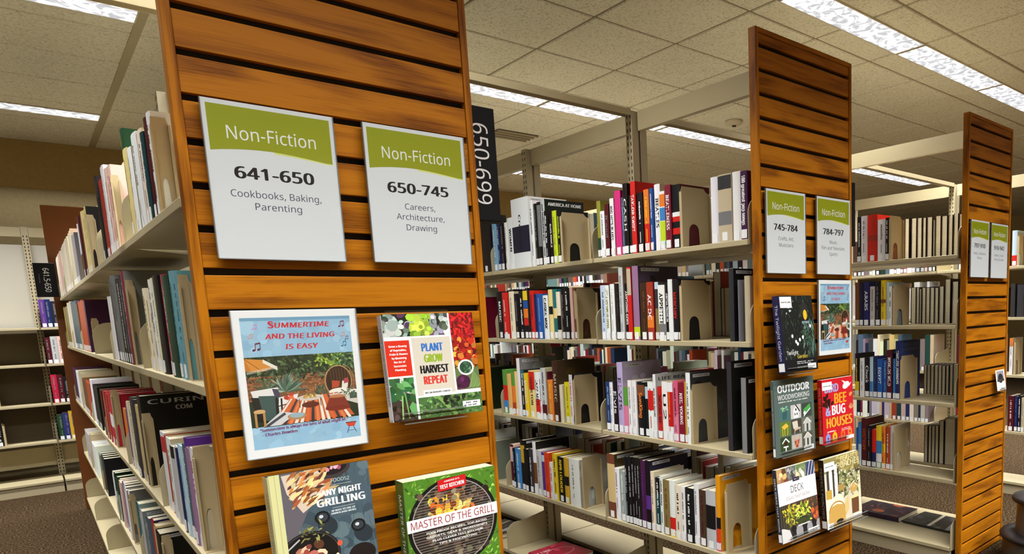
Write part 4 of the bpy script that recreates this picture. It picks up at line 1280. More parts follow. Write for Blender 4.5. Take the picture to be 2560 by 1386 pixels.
# ------------------------------------------------------------------ the summer poster
def note(A, x, y, s, c, r=0):
    A.disc(x, y, s*.3, s*.22, c, 10, .4); A.disc(x+s*.8, y+s*.12, s*.3, s*.22, c, 10, .4)
    A.line(x+s*.26, y, x+s*.3, y+s*1.2, s*.13, c); A.line(x+s*1.06, y+s*.1, x+s*1.1, y+s*1.35, s*.13, c); A.line(x+s*.25, y+s*1.15, x+s*1.15, y+s*1.35, s*.28, c)
def poster_art():
    w, h = 216, 279; A = Art(w, h, 'white', 4); r = A.r
    A.clip = (12, 15, w-11, h-13)
    A.rect(12, 15, w-23, h-28, (146, 186, 214)); A.blobs(12, 190, w-11, h-13, 60, 9, [(150,190,216),(140,182,212),(160,198,220)], .04); A.blobs(12, 15, w-11, 70, 60, 9, [(150,190,216),(140,182,212),(158,196,220)], .04)
    A.rect(12, h-19, w-23, 6, (112, 158, 190))
    rd = (196, 48, 58)
    for k, (t, ww) in enumerate((('SUMMERTIME', 106), ('AND THE LIVING', 122), ('IS EASY', 58))):
        A.text(t, 112, 246-k*21, 9.5, rd, 1, ww, 'c', 0, .12, .07)
        A.text(t[0] if k == 0 else '', 112-ww/2+3, 246, 12.5, rd, 1)
    for x, y, s, c in ((184, 245, 8, (120,60,84)), (186, 225, 6, (200,140,120)), (193, 218, 5, (90,60,80)), (186, 205, 7, (50,110,130)), (30, 205, 10, (96,44,70)), (24, 228, 6, (214,150,120)), (32, 245, 6, (200,130,190))): note(A, x, y, s, c)
    # garden photograph
    px0, py0, px1, py1 = 12, 58, w-11, 192; A.clip = (px0, py0, px1, py1)
    A.rect(px0, py0, px1-px0, py1-py0, (40, 52, 34))
    A.foliage(px0, 150, px1, 192, 420, 9, [(34,48,30),(52,70,44),(24,34,24),(70,90,56),(88,104,70)], .45)
    A.foliage(135, 168, 180, 192, 60, 8, [(120,150,60),(150,176,70),(96,130,50)], .5); A.foliage(165, 160, px1, 192, 70, 8, [(110,140,90),(80,110,70),(60,90,60)], .5)
    A.rect(px0, 108, px1-px0, 46, (112, 72, 46))
    for k in range(12):
        for q in range(18):
            A.poly([(px0+q*11+(k%2)*5, 108+k*3.9), (px0+q*11+10+(k%2)*5, 108+k*3.9), (px0+q*11+10+(k%2)*5, 111.4+k*3.9), (px0+q*11+(k%2)*5, 111.4+k*3.9)], (132,88,58), .2)
    A.foliage(px0, 146, px1, 158, 130, 8, [(34,48,30),(60,80,50),(26,36,26),(90,110,80)], .45)
    for _ in range(30): A.disc(r.uniform(75,150), r.uniform(118,150), .7, .7, (236,206,150), 6)
    # parasol with white fringe
    A.poly([(12,190),(44,186),(64,172),(40,164),(12,166)], (208,138,58)); A.poly([(12,190),(12,166),(22,165)], (190,120,44)); A.line(12,190,40,164,1,(120,76,30))
    for k in range(22): q = k/21; A.rect(42+q*22, 186-q*15-6, 1.2, 7, (226,222,210)); A.rect(14+q*50, 160+q*8, 1, 5, (220,214,200))
    # spiky palm
    for _ in range(56): a = r.uniform(.05, PI-.05); A.leaf(74, 122, r.uniform(22,42), 4.4, a, r.choice([(96,120,104),(130,150,134),(70,92,78)]))
    for _ in range(26): a = r.uniform(-.2, PI+.2); A.leaf(44, 126, r.uniform(12,26), 3, a, r.choice([(80,100,74),(60,78,56)]))
    A.foliage(126, 104, 150, 124, 50, 9, [(52,70,50),(80,96,74)], .3, .2, PI/2)
    # hanging egg chair
    A.disc(172, 134, 24, 30, (54,34,24), 28); A.ring(172, 134, 26, 33, 2.2, (178,140,94)); A.ring(184, 134, 18, 32, 1.6, (160,122,80), 28, -1.5, 1.5)
    for k in range(9): A.line(160+k*5, 108, 158+k*5.5, 160, .6, (120,84,54))
    A.poly([(158,120),(172,122),(174,134),(160,136)], (176,70,44)); A.poly([(176,116),(188,118),(190,132),(179,134)], (226,220,210)); A.poly([(182,128),(192,130),(190,140),(182,138)], (170,64,70)); A.disc(172, 113, 20, 7, (232,228,220), 20)
    A.rect(164, 96, 18, 8, (60,50,46))
    # sofa with throw
    A.poly([(16,128),(62,132),(64,116),(20,112)], (222,220,218)); A.poly([(52,130),(62,128),(66,112),(56,110)], (70,64,86)); A.poly([(62,112),(96,116),(92,102),(60,96)], (226,224,222)); A.poly([(60,94),(90,100),(84,88),(60,82)], (214,212,212))
    A.poly([(16,116),(60,112),(58,64),(24,70)], (28,28,28)); A.poly([(28,118),(56,116),(54,70),(48,62),(34,72)], (58,84,82)); A.line(64,62,66,110,3,(24,24,24)); A.line(84,84,94,104,2,(24,24,24)); A.blobs(66,100,86,116,6,5,[(200,90,60),(190,60,50)])
    # rug
    A.poly([(80,106),(168,112),(196,62),(40,58)], (196,96,56))
    for k in range(15):
        q = k/15; c = ((228,220,206),(214,104,56),(60,56,58),(222,130,80),(230,224,212))[k % 5]
        A.poly([(82+q*82,107+q*4),(82+q*82+3.2,107+q*4),(44+q*150+6,58),(44+q*150,58)], c)
    A.poly([(150,108),(px1,114),(px1,84),(176,96)], (206,200,190)); A.poly([(30,58),(60,58),(90,78),(62,84)], (206,206,208)); A.line(36,58,70,80,5,(70,70,80))
    # low table, pouf, stools, tray
    A.disc(116, 106, 24, 6, (206,196,186), 24); A.rect(96, 88, 1.5, 17, (90,80,74)); A.rect(134, 88, 1.5, 17, (90,80,74)); A.disc(116, 92, 16, 6, (96,40,30), 18); A.blobs(104,106,128,114,26,2.6,[(190,150,70),(220,190,110),(120,100,60)])
    A.poly([(152,104),(180,102),(190,78),(142,80)], (146,58,40)); A.disc(166,79,24,5,(128,48,34),18); A.disc(166,103,15,4,(186,120,80),18)
    for k in range(24): A.line(154+k*1.1, 101, 144+k*1.9, 79, .7, (110,40,30))
    A.disc(90, 72, 17, 7, (176,136,96), 20); A.disc(90, 74, 13, 5, (150,176,186), 18)
    A.rect(18, 58, 4, 30, (178,134,84)); A.rect(32, 58, 4, 30, (178,134,84)); A.disc(27, 88, 10, 4, (206,164,110), 16); A.disc(196, 110, 12, 6, (232,228,222), 16); A.rect(190, 96, 14, 12, (64,84,70)); A.foliage(176,104,px1,118,26,8,[(60,80,60),(96,116,90)],.3)
    A.clip = (12, 15, w-11, h-13)
    A.text('"Summertime is always the best of what might be."', 104, 50, 5.6, (116,60,106), 1, 158, 'c', .02, .1, .04); A.text('- Charles Bowden', 28, 39, 5.6, (116,60,106), 1, 60, 'l', .02, .1, .04)
    A.poly([(178,46),(198,46),(194,38),(182,38)], (206,70,50)); A.rect(177,46,22,1.6,(80,60,60)); A.line(184,38,179,25,1.3,(60,80,120)); A.line(192,38,197,25,1.3,(60,80,120)); A.line(181,30,195,30,1,(60,80,120)); A.line(186,49,188,54,.8,(180,180,190))
    return A
def poster(F, x0, z0, label, share=None):
    t = thing('summer_poster', label, 'poster', F.at(x0-F.x, .0165, z0), (0, 0, F.a), 'summertime posters')
    W, H = .2185, .2815
    if share is None:
        mb = MB(); sheet(mb, poster_art(), .0012, .0012); mb.box(0, W, .0001, .003, 0, H, 0, col('white')); o = mb.build('printed_sheet', M['art'], t)
    else:
        o = share.copy(); C.objects.link(o); o.parent = t
    sleeve(t, W, H, -.003)
    return o
ps = poster(F1, .2785, 1.130, 'Summertime poster with a garden patio picture, on the nearest oak panel')
poster(F2, 2.131, 1.2025, 'Summertime poster with a garden patio picture, on the middle oak panel under 784-797', ps)

# ------------------------------------------------------------------ display books: front cover art
def front_book(F, x0, z0, w, h, th, d, tilt, art, spine, spine_art, label, name='display_book', pages=True, soft=True, yaw=0):
    """stands on a clear ledge; x0,z0 = lower left of the front cover, d = distance of its lower edge from the panel, leaning back by tilt"""
    t = thing(name, label, 'book', F.at(x0-F.x, d, z0), (-tilt, 0, F.a+yaw))
    b = .0025 if not soft else .0008
    mb = MB(); mb.box(0, w, .0001, b, 0, h, 0, col(spine)); art.emit(mb, lambda u, v, e: (u, -e, v)); mb.build('front_cover', M['glossart'], t)
    mb = MB(); mb.box(0, w, th-b, th, 0, h, 0, col('charcoal')); mb.build('back_cover', M['glossart'], t)
    mb = MB(); mb.box(-.0012, -.0001, .0001, th, 0, h, 0, col(spine))
    if spine_art: spine_art.emit(mb, lambda u, v, e: (-.0012-e, th-u, v))
    mb.build('spine', M['glossart'], t)
    mb = MB(); g = 0 if soft else .003; mb.box(.0003, w-g-.0004, b+.0001, th-b-.0001, g, h-g-.0003); mb.build('page_block', M['page'], t)
    return t
def ledge(F, x0, x1, z0, d0, d1, label, back=.12):
    """clear acrylic holder: back plate hooked in a groove, ledge and front lip"""
    t = thing('acrylic_holder', label, 'book holder', F.at(x0-F.x, 0, z0), (0, 0, F.a), 'clear acrylic book holders'); w = x1-x0
    mb = MB(); mb.box(0, w, -.006, -.004, 0, back); mb.build('back_plate', M['clear'], t)
    mb = MB(); mb.box(0, w, -d1, -.006, -.002, 0); mb.build('shelf_ledge', M['clear'], t)
    mb = MB(); mb.box(0, w, -d1-.002, -d1, -.002, .022); mb.build('front_lip', M['clear'], t)
    mb = MB(); mb.box(0, w, -d1-.0022, -d1+.0002, .0205, .0222); mb.box(0, w, -d1-.0023, -d1+.0003, -.0022, -.0008); mb.build('lip_edge', M['edge'], t)
def sp(th, h, txt, c, bg, sticker=True, size=.5):
    A = Art(th*1000, h*1000, bg)
    A.text(txt, th*500-th*size*430, h*520, th*size*1000*.8, c, 0, h*720, 'c', -PI/2)
    if sticker: A.rect(th*80, 5, th*840, 28, 'white')
    return A
r1 = 'display'
# Plant Grow Harvest Repeat
A = Art(203, 228, 'white', 7); r = A.r
A.clip = (0, 180, 143, 228); A.rect(0,180,143,48,(30,36,26)); A.blobs(0,180,143,228,80,9,[(170,186,180),(60,70,60),(120,140,130),(90,60,90),(200,210,210)]); A.blobs(58,182,104,228,34,9,[(170,205,60),(190,220,80),(140,180,50)]); A.blobs(108,182,143,226,14,9,[(190,190,216),(160,170,190),(80,96,80)]); A.blobs(10,182,50,205,8,10,[(196,206,204),(150,170,160)])
A.clip = (147, 55, 203, 228); A.rect(147,55,56,173,(90,20,16)); A.foliage(147,165,203,228,130,16,[(190,26,28),(214,40,36),(150,16,22),(170,30,36)],.35); A.ring(176,182,32,26,2.5,(170,110,60),20,PI,2*PI)
A.blobs(147,118,203,168,60,8,[(206,50,26),(226,96,40),(190,30,24),(236,150,60),(120,20,16)]); A.blobs(147,100,203,122,18,7,[(230,140,50),(236,170,80),(90,110,60)]); A.rect(147,55,56,48,(96,116,70)); A.disc(173,104,19,18,'white',24); A.disc(173,104,15,14,(40,70,50),20); A.blobs(161,93,185,115,46,2.2,[(70,110,80),(50,90,64),(110,150,110)])
A.disc(163,72,17,16,(74,30,62),18); A.blobs(150,58,176,80,12,5,[(60,22,50),(96,44,84)]); 
for k in range(16): A.line(176+k*1.5, 56+k%3, 190+k*1.2, 96-k*2, 1.2, ((150,180,110),(96,130,70))[k%2])
A.clip = (0, 0, 203, 228); A.rect(0,96,52,76,(206,46,24))
for k, q in enumerate(('Grow a Bounty', 'of Vegetables,', 'Fruits & Flowers', 'by Mastering', 'the Art of', 'Succession', 'Planting')): A.text(q, 27, 158-k*8.4, 4.2, 'white', 1, (38,34,38,30,24,26,22)[k])
A.rect(57,50,86,126,(206,200,186))
for q, y, c, ww in (('PLANT',146,(50,110,190),46),('GROW',122,(140,170,40),40),('HARVEST',98,(26,26,28),62),('REPEAT',74,(206,56,46),52)): A.text(q, 101, y, 17, c, 1, ww)
A.rect(70,50,64,11,'white'); A.text('MEG McANDREWS COWDEN', 102, 53.5, 3.6, (40,40,40), 1, 56)
A.clip = (0,0,52,92); A.rect(0,0,52,92,(62,50,44)); A.blobs(0,0,52,30,40,5,[(34,26,24),(80,64,56),(50,40,36)]); A.blobs(0,50,52,92,18,10,[(150,150,150),(110,110,116),(180,180,184)]); A.foliage(6,40,46,92,22,34,[(60,110,56),(40,84,48),(90,140,80)],.5); A.line(20,4,24,54,3,(150,190,110)); A.line(34,4,30,60,3,(110,160,80))
A.clip = (57,0,203,46); A.rect(57,0,146,46,(74,110,60)); A.foliage(57,0,203,46,160,12,[(90,130,70),(60,96,52),(120,156,90),(50,80,44)],.5); A.line(100,46,140,0,8,(120,160,84)); A.foliage(112,26,160,46,20,14,[(30,34,26),(44,50,36)],.6); A.clip=(0,0,203,228); A.line(57,48,203,51,4,'white'); A.rect(156,14,42,14,'white'); A.scrawl(159,22,34,3,'charcoal'); A.scrawl(159,16.5,30,3,'charcoal')
front_book(F1, .540, 1.170, .203, .226, .021, .056, math.radians(5), A, 'silver', sp(.021,.226,'PLANT GROW HARVEST REPEAT',(60,60,60),'silver'), 'gardening book with vegetable photographs and the title PLANT GROW HARVEST REPEAT, left spine grey')
ledge(F1, .56, .70, 1.1652, 0, .060, 'clear acrylic holder under the vegetable gardening book', .24)
# Any Night Grilling
A = Art(180, 240, (70,88,98), 9); A.blobs(0,0,180,240,110,16,[(66,86,98),(82,102,112),(58,74,86),(92,112,120)],.06); 
for _ in range(60): x, y = A.r.uniform(20,180), A.r.uniform(0,240); A.line(x, y, x+A.r.uniform(-8,8), y+A.r.uniform(10,40), .8, A.r.choice([(60,76,88),(100,120,128)]))
A.poly([(20,240),(56,240),(70,180),(40,120),(20,100)], (96,92,100)); A.disc(110,240,36,24,(60,54,56),24); A.disc(110,242,30,19,(30,24,28),20); A.blobs(90,232,128,240,12,4,[(220,150,160),(190,100,120),(110,40,60)])
A.poly([(22,236),(84,240),(106,194),(52,158),(28,200)], (206,190,172)); A.foliage(28,168,92,236,90,24,[(226,190,130),(196,130,70),(150,86,50),(236,214,176),(90,56,50)],.28,.2,.6)
A.text('FOOD52',124,208,7,(190,206,210),0,34); A.rect(106,202,38,.8,(180,196,200)); A.text('ANY NIGHT',124,183,12,'white',1,74); A.text('GRILLING',122,163,14.5,'white',1,88); A.rect(104,156,42,.8,(180,196,200)); A.text('60 WAYS TO FIRE UP',124,149,3.4,(210,220,224),1,44); A.text('DINNER (AND MORE)',124,143.5,3.4,(210,220,224),1,46)
for x, y in ((84,142),(148,112)): A.disc(x+8,y-18,17,20,(40,50,58),20,.6); A.disc(x,y,14,13,(20,24,28),20); A.disc(x,y,10,9,(50,58,66),16); A.disc(x-2,y+2,4,3.5,(196,204,210),10)
A.disc(56,72,54,48,(22,20,20),30); A.ring(56,72,52,46,2,(60,60,60),30); A.blobs(34,56,74,96,14,10,[(196,120,100),(166,84,66),(226,170,140),(120,60,50)]); A.foliage(40,100,90,130,26,12,[(120,120,70),(90,96,60),(160,150,90)],.3); A.line(8,84,40,108,3,(170,174,178)); A.poly([(64,40),(104,66),(124,40),(96,16),(70,16)], (236,220,190)); A.disc(110,84,5,6,(206,90,60),10); A.disc(150,52,26,22,(30,24,24),20)
A.rect(0,0,19,240,(206,206,150)); A.rect(0,0,1.5,240,(170,170,120)); A.rect(10,0,1.2,240,(176,176,124))
front_book(F1, .2965, .862, .18, .236, .036, .078, math.radians(3), A, (196,196,150), sp(.036,.236,'ANY NIGHT GRILLING',(110,110,80),(190,190,146),False,.35), 'grilling cookbook with blue-grey cover titled ANY NIGHT GRILLING and pale cloth spine', soft=False)
ledge(F1, .31, .46, .857, 0, .082, 'clear acrylic holder under the blue-grey grilling cookbook', .24)
# Master of the Grill
A = Art(212, 258, (80,130,40), 12); A.foliage(0,0,212,258,620,13,[(96,150,50),(70,116,36),(130,180,70),(56,96,32),(150,196,84)],.3); A.disc(106,146,105,105,(20,20,20),52); A.disc(106,145,96,97,(44,38,34),48); A.blobs(24,66,190,224,190,8,[(60,50,44),(86,74,62),(40,34,30),(120,106,90)]); A.blobs(50,168,150,212,90,8,[(236,150,30),(250,196,60),(220,100,20),(255,222,120),(120,50,16)]); A.blobs(50,196,160,222,40,6,[(90,70,54),(50,40,34),(130,110,90)])
for k in range(31): y = 52+k*6.2; q = 96*math.sqrt(max(0, 1-((y-145)/97)**2)); A.line(106-q, y, 106+q, y, 1.0, (150,142,134))
A.ring(106,146,97,98,2.2,(160,156,150),48); A.poly([(74,248),(140,252),(140,226),(74,222)], (200,30,34)); A.text("AMERICA'S",107,242.5,3.6,'white',1,36,'c',.05); A.text('TEST KITCHEN',107,229,8.5,'white',1,56,'c',.05)
A.rect(0,144,212,28,'white'); A.text('MASTER OF THE GRILL',106,149.5,17,(150,36,44),0,196)
for k, q in enumerate(('FOOLPROOF RECIPES, TOP-RATED','GADGETS, GEAR & INGREDIENTS','PLUS CLEVER TEST KITCHEN','TIPS & FASCINATING')): A.text(q,112,132-k*9.5,4.8,'white',1,(142,144,118,90)[k])
front_book(F1, .5445, .781, .212, .258, .042, .062, math.radians(0), A, (70,110,50), sp(.042,.258,'MASTER OF THE GRILL','white',(60,100,46),False,.4), 'thick grilling paperback with kettle grill on grass titled MASTER OF THE GRILL')
ledge(F1, .57, .74, .7785, 0, .066, 'clear acrylic holder under the thick kettle grill paperback', .24)
# The Twilight Garden
A = Art(184, 264, (24,28,26), 15); A.foliage(0,0,184,264,330,17,[(36,44,36),(50,60,48),(24,30,26),(64,78,66),(44,50,54)],.22,.3,PI/2); A.foliage(110,40,184,150,60,40,[(96,120,110),(70,96,84),(60,84,70)],.12,.3,PI/2+.1); A.blobs(20,200,80,260,16,4,[(130,140,130),(170,176,170)]); A.disc(132,216,21,24,(40,42,40),20); A.disc(136,196,11,18,(220,180,40),20); A.rect(114,166,40,8,(120,140,150)); A.foliage(106,90,160,165,90,12,[(44,64,48),(64,90,70),(30,44,36)],.5)
for x, y in ((54,124),(72,104),(80,96),(94,110),(112,118),(160,156)): A.disc(x,y,5.5,6.5,(226,230,226),12)
A.rect(0,0,184,44,(22,22,26)); A.text('THE',50,74,4,'white',0); A.text('Twilight',46,60,13,(226,228,230),0,64); A.text('Garden',100,46,12,(220,190,60),0,58); A.scrawl(66,32,96,3,(200,204,206)); A.scrawl(66,26,80,3,(200,204,206)); A.text('Lia Leendertz',96,12,6,(200,204,206),0,56); A.rect(2,222,64,38,'white'); A.text('TACOMA PUBLIC LIBRARY',34,239,4,(30,30,30),1,54); A.rect(126,6,48,18,'white'); A.scrawl(131,13,38,4,'charcoal')
front_book(F2, 1.845, 1.164, .184, .264, .030, .088, math.radians(6), A, (34,34,72), sp(.03,.264,'The Twilight Garden',(206,206,220),(34,34,72)), 'dark gardening book with glowing lamp and white flowers titled Twilight Garden')
ledge(F2, 1.85, 2.0, 1.158, 0, .092, 'clear acrylic holder under the dark twilight gardening book', .25)
# Outdoor Woodworking
A = Art(228, 272, (84,100,96), 16); A.text('OUTDOOR',112,226,25,'white',1,178); A.text('WOODWORKING',112,200,17,'white',0,180); A.scrawl(24,190,178,4.5,(206,214,210))
tiles = [(26,'teal'),(92,'silver'),(158,'charcoal')]
for j in range(3):
    for i in range(3):
        x, y = 26+i*64, 126-j*54; A.clip = (x, y, x+59, y+50); bg = (((70,110,110),(190,190,188),(60,70,60)),((90,120,50),(70,64,54),(110,110,100)),((50,70,40),(176,172,164),(90,80,66)))[j][i]; A.rect(x,y,59,50,bg)
        cx, cy = x+30, y+24
        if (j,i) == (0,0): A.poly([(cx-16,cy+10),(cx+14,cy+10),(cx+10,cy-20),(cx-12,cy-20)], (50,90,92)); A.foliage(cx-16,cy+8,cx+14,cy+24,22,12,[(150,190,150),(96,150,90)],.3)
        if (j,i) == (0,1): A.poly([(cx-14,cy-22),(cx+14,cy-22),(cx+14,cy+6),(cx,cy+24),(cx-14,cy+6)], 'white'); A.line(cx-2,cy+26,cx+22,cy,5,(30,30,30)); A.disc(cx,cy+8,4,5,(40,40,40)); A.disc(cx-6,cy-8,3,5,(40,40,40)); A.disc(cx+6,cy-8,3,5,(40,40,40))
        if (j,i) == (0,2): A.poly([(cx-22,cy+2),(cx+18,cy+22),(cx+24,cy+2),(cx-4,cy-12)], (70,160,80)); A.line(cx-20,cy-22,cx+20,cy+4,4,'white'); A.disc(cx-14,cy-10,7,7,'white')
        if (j,i) == (1,0): A.poly([(cx-20,cy+10),(cx+6,cy+20),(cx+20,cy+8),(cx-6,cy-2)], (220,180,70)); [A.line(cx+a,cy+4,cx+a*.8,cy-24,3,(210,170,60)) for a in (-16,-4,14)]
        if (j,i) == (1,1): A.poly([(cx-24,cy+20),(cx+6,cy+22),(cx+10,cy-4),(cx-18,cy-6)], (206,200,186)); A.poly([(cx-14,cy-6),(cx+22,cy-2),(cx+24,cy-8),(cx-10,cy-14)], (190,180,164)); A.line(cx-10,cy-12,cx-12,cy-24,3,(200,190,176)); A.line(cx+18,cy-6,cx+20,cy-22,3,(200,190,176))
        if i == 2 and j: A.poly([(cx-18,cy-26),(cx+18,cy-26),(cx+18,cy+10),(cx,cy+26),(cx-18,cy+10)], (186,190,186)); A.rect(cx-5,cy-26,10,30,(60,60,60)); A.line(cx-24,cy+6,cx,cy+26,4,(220,220,216)); A.line(cx+24,cy+6,cx,cy+26,4,(220,220,216))
        if (j,i) == (2,0): A.line(cx-20,cy+4,cx,cy+20,5,'white'); A.line(cx+20,cy+4,cx,cy+20,5,'white'); A.rect(cx-14,cy-12,28,5,'white'); A.rect(cx-3,cy-26,6,14,'white'); A.disc(cx,cy+2,7,7,(70,20,20))
        if (j,i) == (2,1): A.poly([(cx-16,cy+4),(cx+16,cy+8),(cx+6,cy-22),(cx-8,cy-20)], (150,70,56)); A.line(cx-20,cy+22,cx+12,cy-18,3.5,(206,140,110)); A.line(cx+18,cy+20,cx-10,cy-16,3,(206,140,110))
A.clip = (0,0,228,272); A.rect(160,4,58,16,'white'); A.scrawl(166,10,46,4,'charcoal')
front_book(F2, 1.822, .866, .228, .270, .012, .058, math.radians(2), A, (70,84,80), sp(.012,.27,'OUTDOOR WOODWORKING','silver',(70,84,80)), 'grey-green woodworking book with nine project pictures titled OUTDOOR WOODWORKING')
ledge(F2, 1.85, 2.02, .8635, 0, .063, 'clear acrylic holder under the woodworking book', .26)
# Bird Bee and Bug Houses
A = Art(204, 246, (200,28,40), 17); A.text('BIRD',62,196,30,(150,170,226),1,86); A.text('BEE',118,150,38,(240,160,40),1,76); A.text('&',36,108,38,(150,170,226),1,28); A.text('BUG',104,108,36,'white',1,84); A.text('HOUSES',108,62,36,(220,170,50),1,166)
A.disc(158,214,24,13,'white',20,.3); A.poly([(150,218),(128,236),(160,226)],(236,236,240)); A.poly([(178,216),(196,224),(178,206)],'white'); A.foliage(20,140,60,176,14,30,[(30,14,14),(50,20,20)],.5); A.leaf(176,172,26,16,.4,(236,140,70)); A.leaf(172,128,34,20,0,(240,150,110)); A.leaf(180,140,26,14,-.6,(236,150,90))
for x, y, c in ((30,14,(130,150,220)),(74,16,(240,180,40)),(128,18,(226,90,40)),(176,22,(236,120,60))): A.poly([(x-15,y-10),(x+15,y-10),(x+15,y+16),(x,y+30),(x-15,y+16)], c); A.disc(x,y+8,4,5,(150,20,30))
A.scrawl(26,44,56,5,'white'); A.scrawl(120,46,60,4,(240,190,180)); A.scrawl(120,40,60,4,(240,190,180)); A.rect(2,206,62,30,'white'); A.text('TACOMA PUBLIC LIBRARY',32,219,3.6,(30,30,30),1,52); A.rect(150,2,52,14,'white')
front_book(F2, 2.099, .868, .204, .246, .020, .060, math.radians(2), A, (180,24,36), sp(.02,.246,'BIRD BEE & BUG HOUSES',(236,150,110),(180,24,36)), 'red crafts book in coloured capitals titled BIRD BEE & BUG HOUSES')
ledge(F2, 2.10, 2.26, .8655, 0, .065, 'clear acrylic holder under the red bird house book', .23)
# Deck Ideas That Work
A = Art(220, 262, 'white', 18); A.clip = (0,212,220,262); [A.rect(x,212,54,50,c) for x, c in ((0,(150,110,70)),(55,(100,100,104)),(110,(120,130,100)),(165,(70,80,110)))]; A.blobs(0,212,54,262,16,11,[(226,190,120),(110,70,40),(190,150,110),(236,170,140)]); A.blobs(55,212,109,262,24,7,[(60,60,64),(150,150,150),(100,104,96)]); A.foliage(110,230,164,262,30,14,[(90,130,60),(130,160,90)],.4); A.blobs(110,212,164,240,8,9,[(226,190,150),(236,226,210)]); [A.line(165+k*9,212,185+k*9,262,4,((40,50,90),(200,206,220))[k%2]) for k in range(7)]
A.clip = (0,0,220,262); A.rect(86,206,38,14,(48,42,56)); A.scrawl(92,211,26,4,'silver'); A.text('DECK',108,168,25,(60,60,66),0,74); A.text('IDEAS THAT WORK',110,144,11.5,(150,124,124),0,138)
A.clip = (0,0,220,132); A.rect(0,0,220,132,(70,66,52)); A.foliage(40,80,220,132,150,18,[(110,70,50),(150,80,60),(70,50,40),(60,60,44)],.3,.3,PI/2); A.foliage(30,50,80,126,60,18,[(210,190,50),(180,170,60),(120,130,40)],.35); A.foliage(90,54,164,116,110,18,[(190,200,60),(160,190,60),(120,160,50),(226,220,90)],.35); A.disc(130,60,38,14,(60,70,40),20); A.ring(120,58,32,14,3,(40,46,36),20,0,PI); [A.line(10+k*13,20,10+k*13,132,3,(34,30,28)) for k in range(3)]; A.poly([(0,0),(60,0),(44,40),(10,52),(0,52)],(206,206,208)); A.rect(60,0,160,44,(150,150,152)); [A.rect(x,6,24,34,(34,34,36)) for x in (56,120,176)]; [A.disc(x+12,40,16,12,(30,30,34),14) for x in (56,120,176)]; A.rect(92,42,70,5,(200,200,198)); A.blobs(180,50,214,90,22,9,[(190,90,50),(150,70,50)])
A.clip = (0,0,220,262); A.rect(150,3,62,16,'white'); A.scrawl(156,9,48,5,'charcoal')
front_book(F2, 1.812, .566, .217, .262, .017, .090, math.radians(6), A, (44,46,56), sp(.017,.262,'DECK IDEAS THAT WORK','white',(44,46,56)), 'paperback with garden deck photograph and white band titled DECK IDEAS THAT WORK')
ledge(F2, 1.85, 2.02, .561, 0, .095, 'clear acrylic holder under the garden deck paperback', .25)
# Perfect Porches
A = Art(238, 270, (214,206,186), 19); A.foliage(90,110,238,230,200,34,[(120,130,70),(150,150,90),(90,100,60),(60,66,46),(170,170,130)],.25); A.rect(0,214,238,56,(150,140,84)); A.foliage(60,200,238,270,70,36,[(160,146,84),(130,120,70),(184,170,110)],.3,.2,.5); [A.rect(x,90,w_,150,c) for x, w_, c in ((14,14,(60,64,70)),(32,16,(236,236,232)),(52,10,(44,46,50)),(66,16,(232,232,230)),(86,8,(50,50,52)))]; A.text('PERFECT',170,246,20,(236,226,170),0,120); A.text('PORCHES',160,222,22,(240,232,190),0,150)
A.rect(6,112,36,36,(196,160,70)); A.rect(84,132,40,26,(170,140,80)); A.rect(0,40,30,74,(230,224,208)); A.disc(80,92,40,32,(236,228,206),22); A.poly([(14,50),(30,80),(70,86),(110,78),(124,40),(120,4),(16,4)], (200,160,84)); A.ring(70,58,54,40,5,(176,130,60),22,0,PI); A.disc(84,16,24,10,(44,36,28),18); A.poly([(120,70),(150,110),(150,50),(126,30)], (220,190,120)); A.disc(190,130,26,20,(200,160,90),18); A.poly([(160,90),(214,110),(226,60),(176,44)], (232,214,160)); A.rect(170,26,50,60,(110,72,44)); A.poly([(216,0),(238,0),(238,170),(226,170)], (226,216,190)); A.foliage(150,110,238,190,26,22,[(206,196,150),(226,220,180)],.3); A.poly([(150,0),(238,30),(238,0)], (206,190,160)); A.rect(2,222,66,32,'white'); A.text('TACOMA PUBLIC LIBRARY',34,236,3.8,(30,30,30),1,54); A.rect(178,4,56,18,'white'); A.scrawl(184,10,44,5,'charcoal'); A.rect(0,0,40,20,'white')
front_book(F2, 2.092, .545, .240, .268, .024, .080, math.radians(4), A, (30,26,24), sp(.024,.268,'PERFECT PORCHES',(150,140,120),(30,26,24)), 'porch design book with wicker chairs titled PORCHES, jutting past the middle panel edge')
ledge(F2, 2.10, 2.36, .540, 0, .085, 'clear acrylic holder under the wicker porch book', .25)
# small flyer on the farthest panel
t = thing('flyer', 'small white flyer with a dark photograph on the farthest oak panel', 'flyer', F3.at(.352, .03, .90), (math.radians(-8), 0, F3.a)); A = Art(118,112,'white',20); A.rect(12,48,92,58,(150,150,160)); A.disc(58,66,34,26,(40,40,44),20); A.rect(12,48,92,14,(60,60,62)); A.scrawl(14,36,86,5,'silver'); A.scrawl(14,26,80,5,'silver'); A.scrawl(14,16,70,5,'silver')
mb = MB(); A.emit(mb, lambda u, v, e: (u, -e, v)); mb.box(0,.118,.0001,.0012,0,.112,0,col('white')); mb.build('printed_sheet', M['art'], t)
ledge(F3, 3.78, 3.86, .893, 0, .035, 'tiny clear acrylic holder under the small flyer', .05)

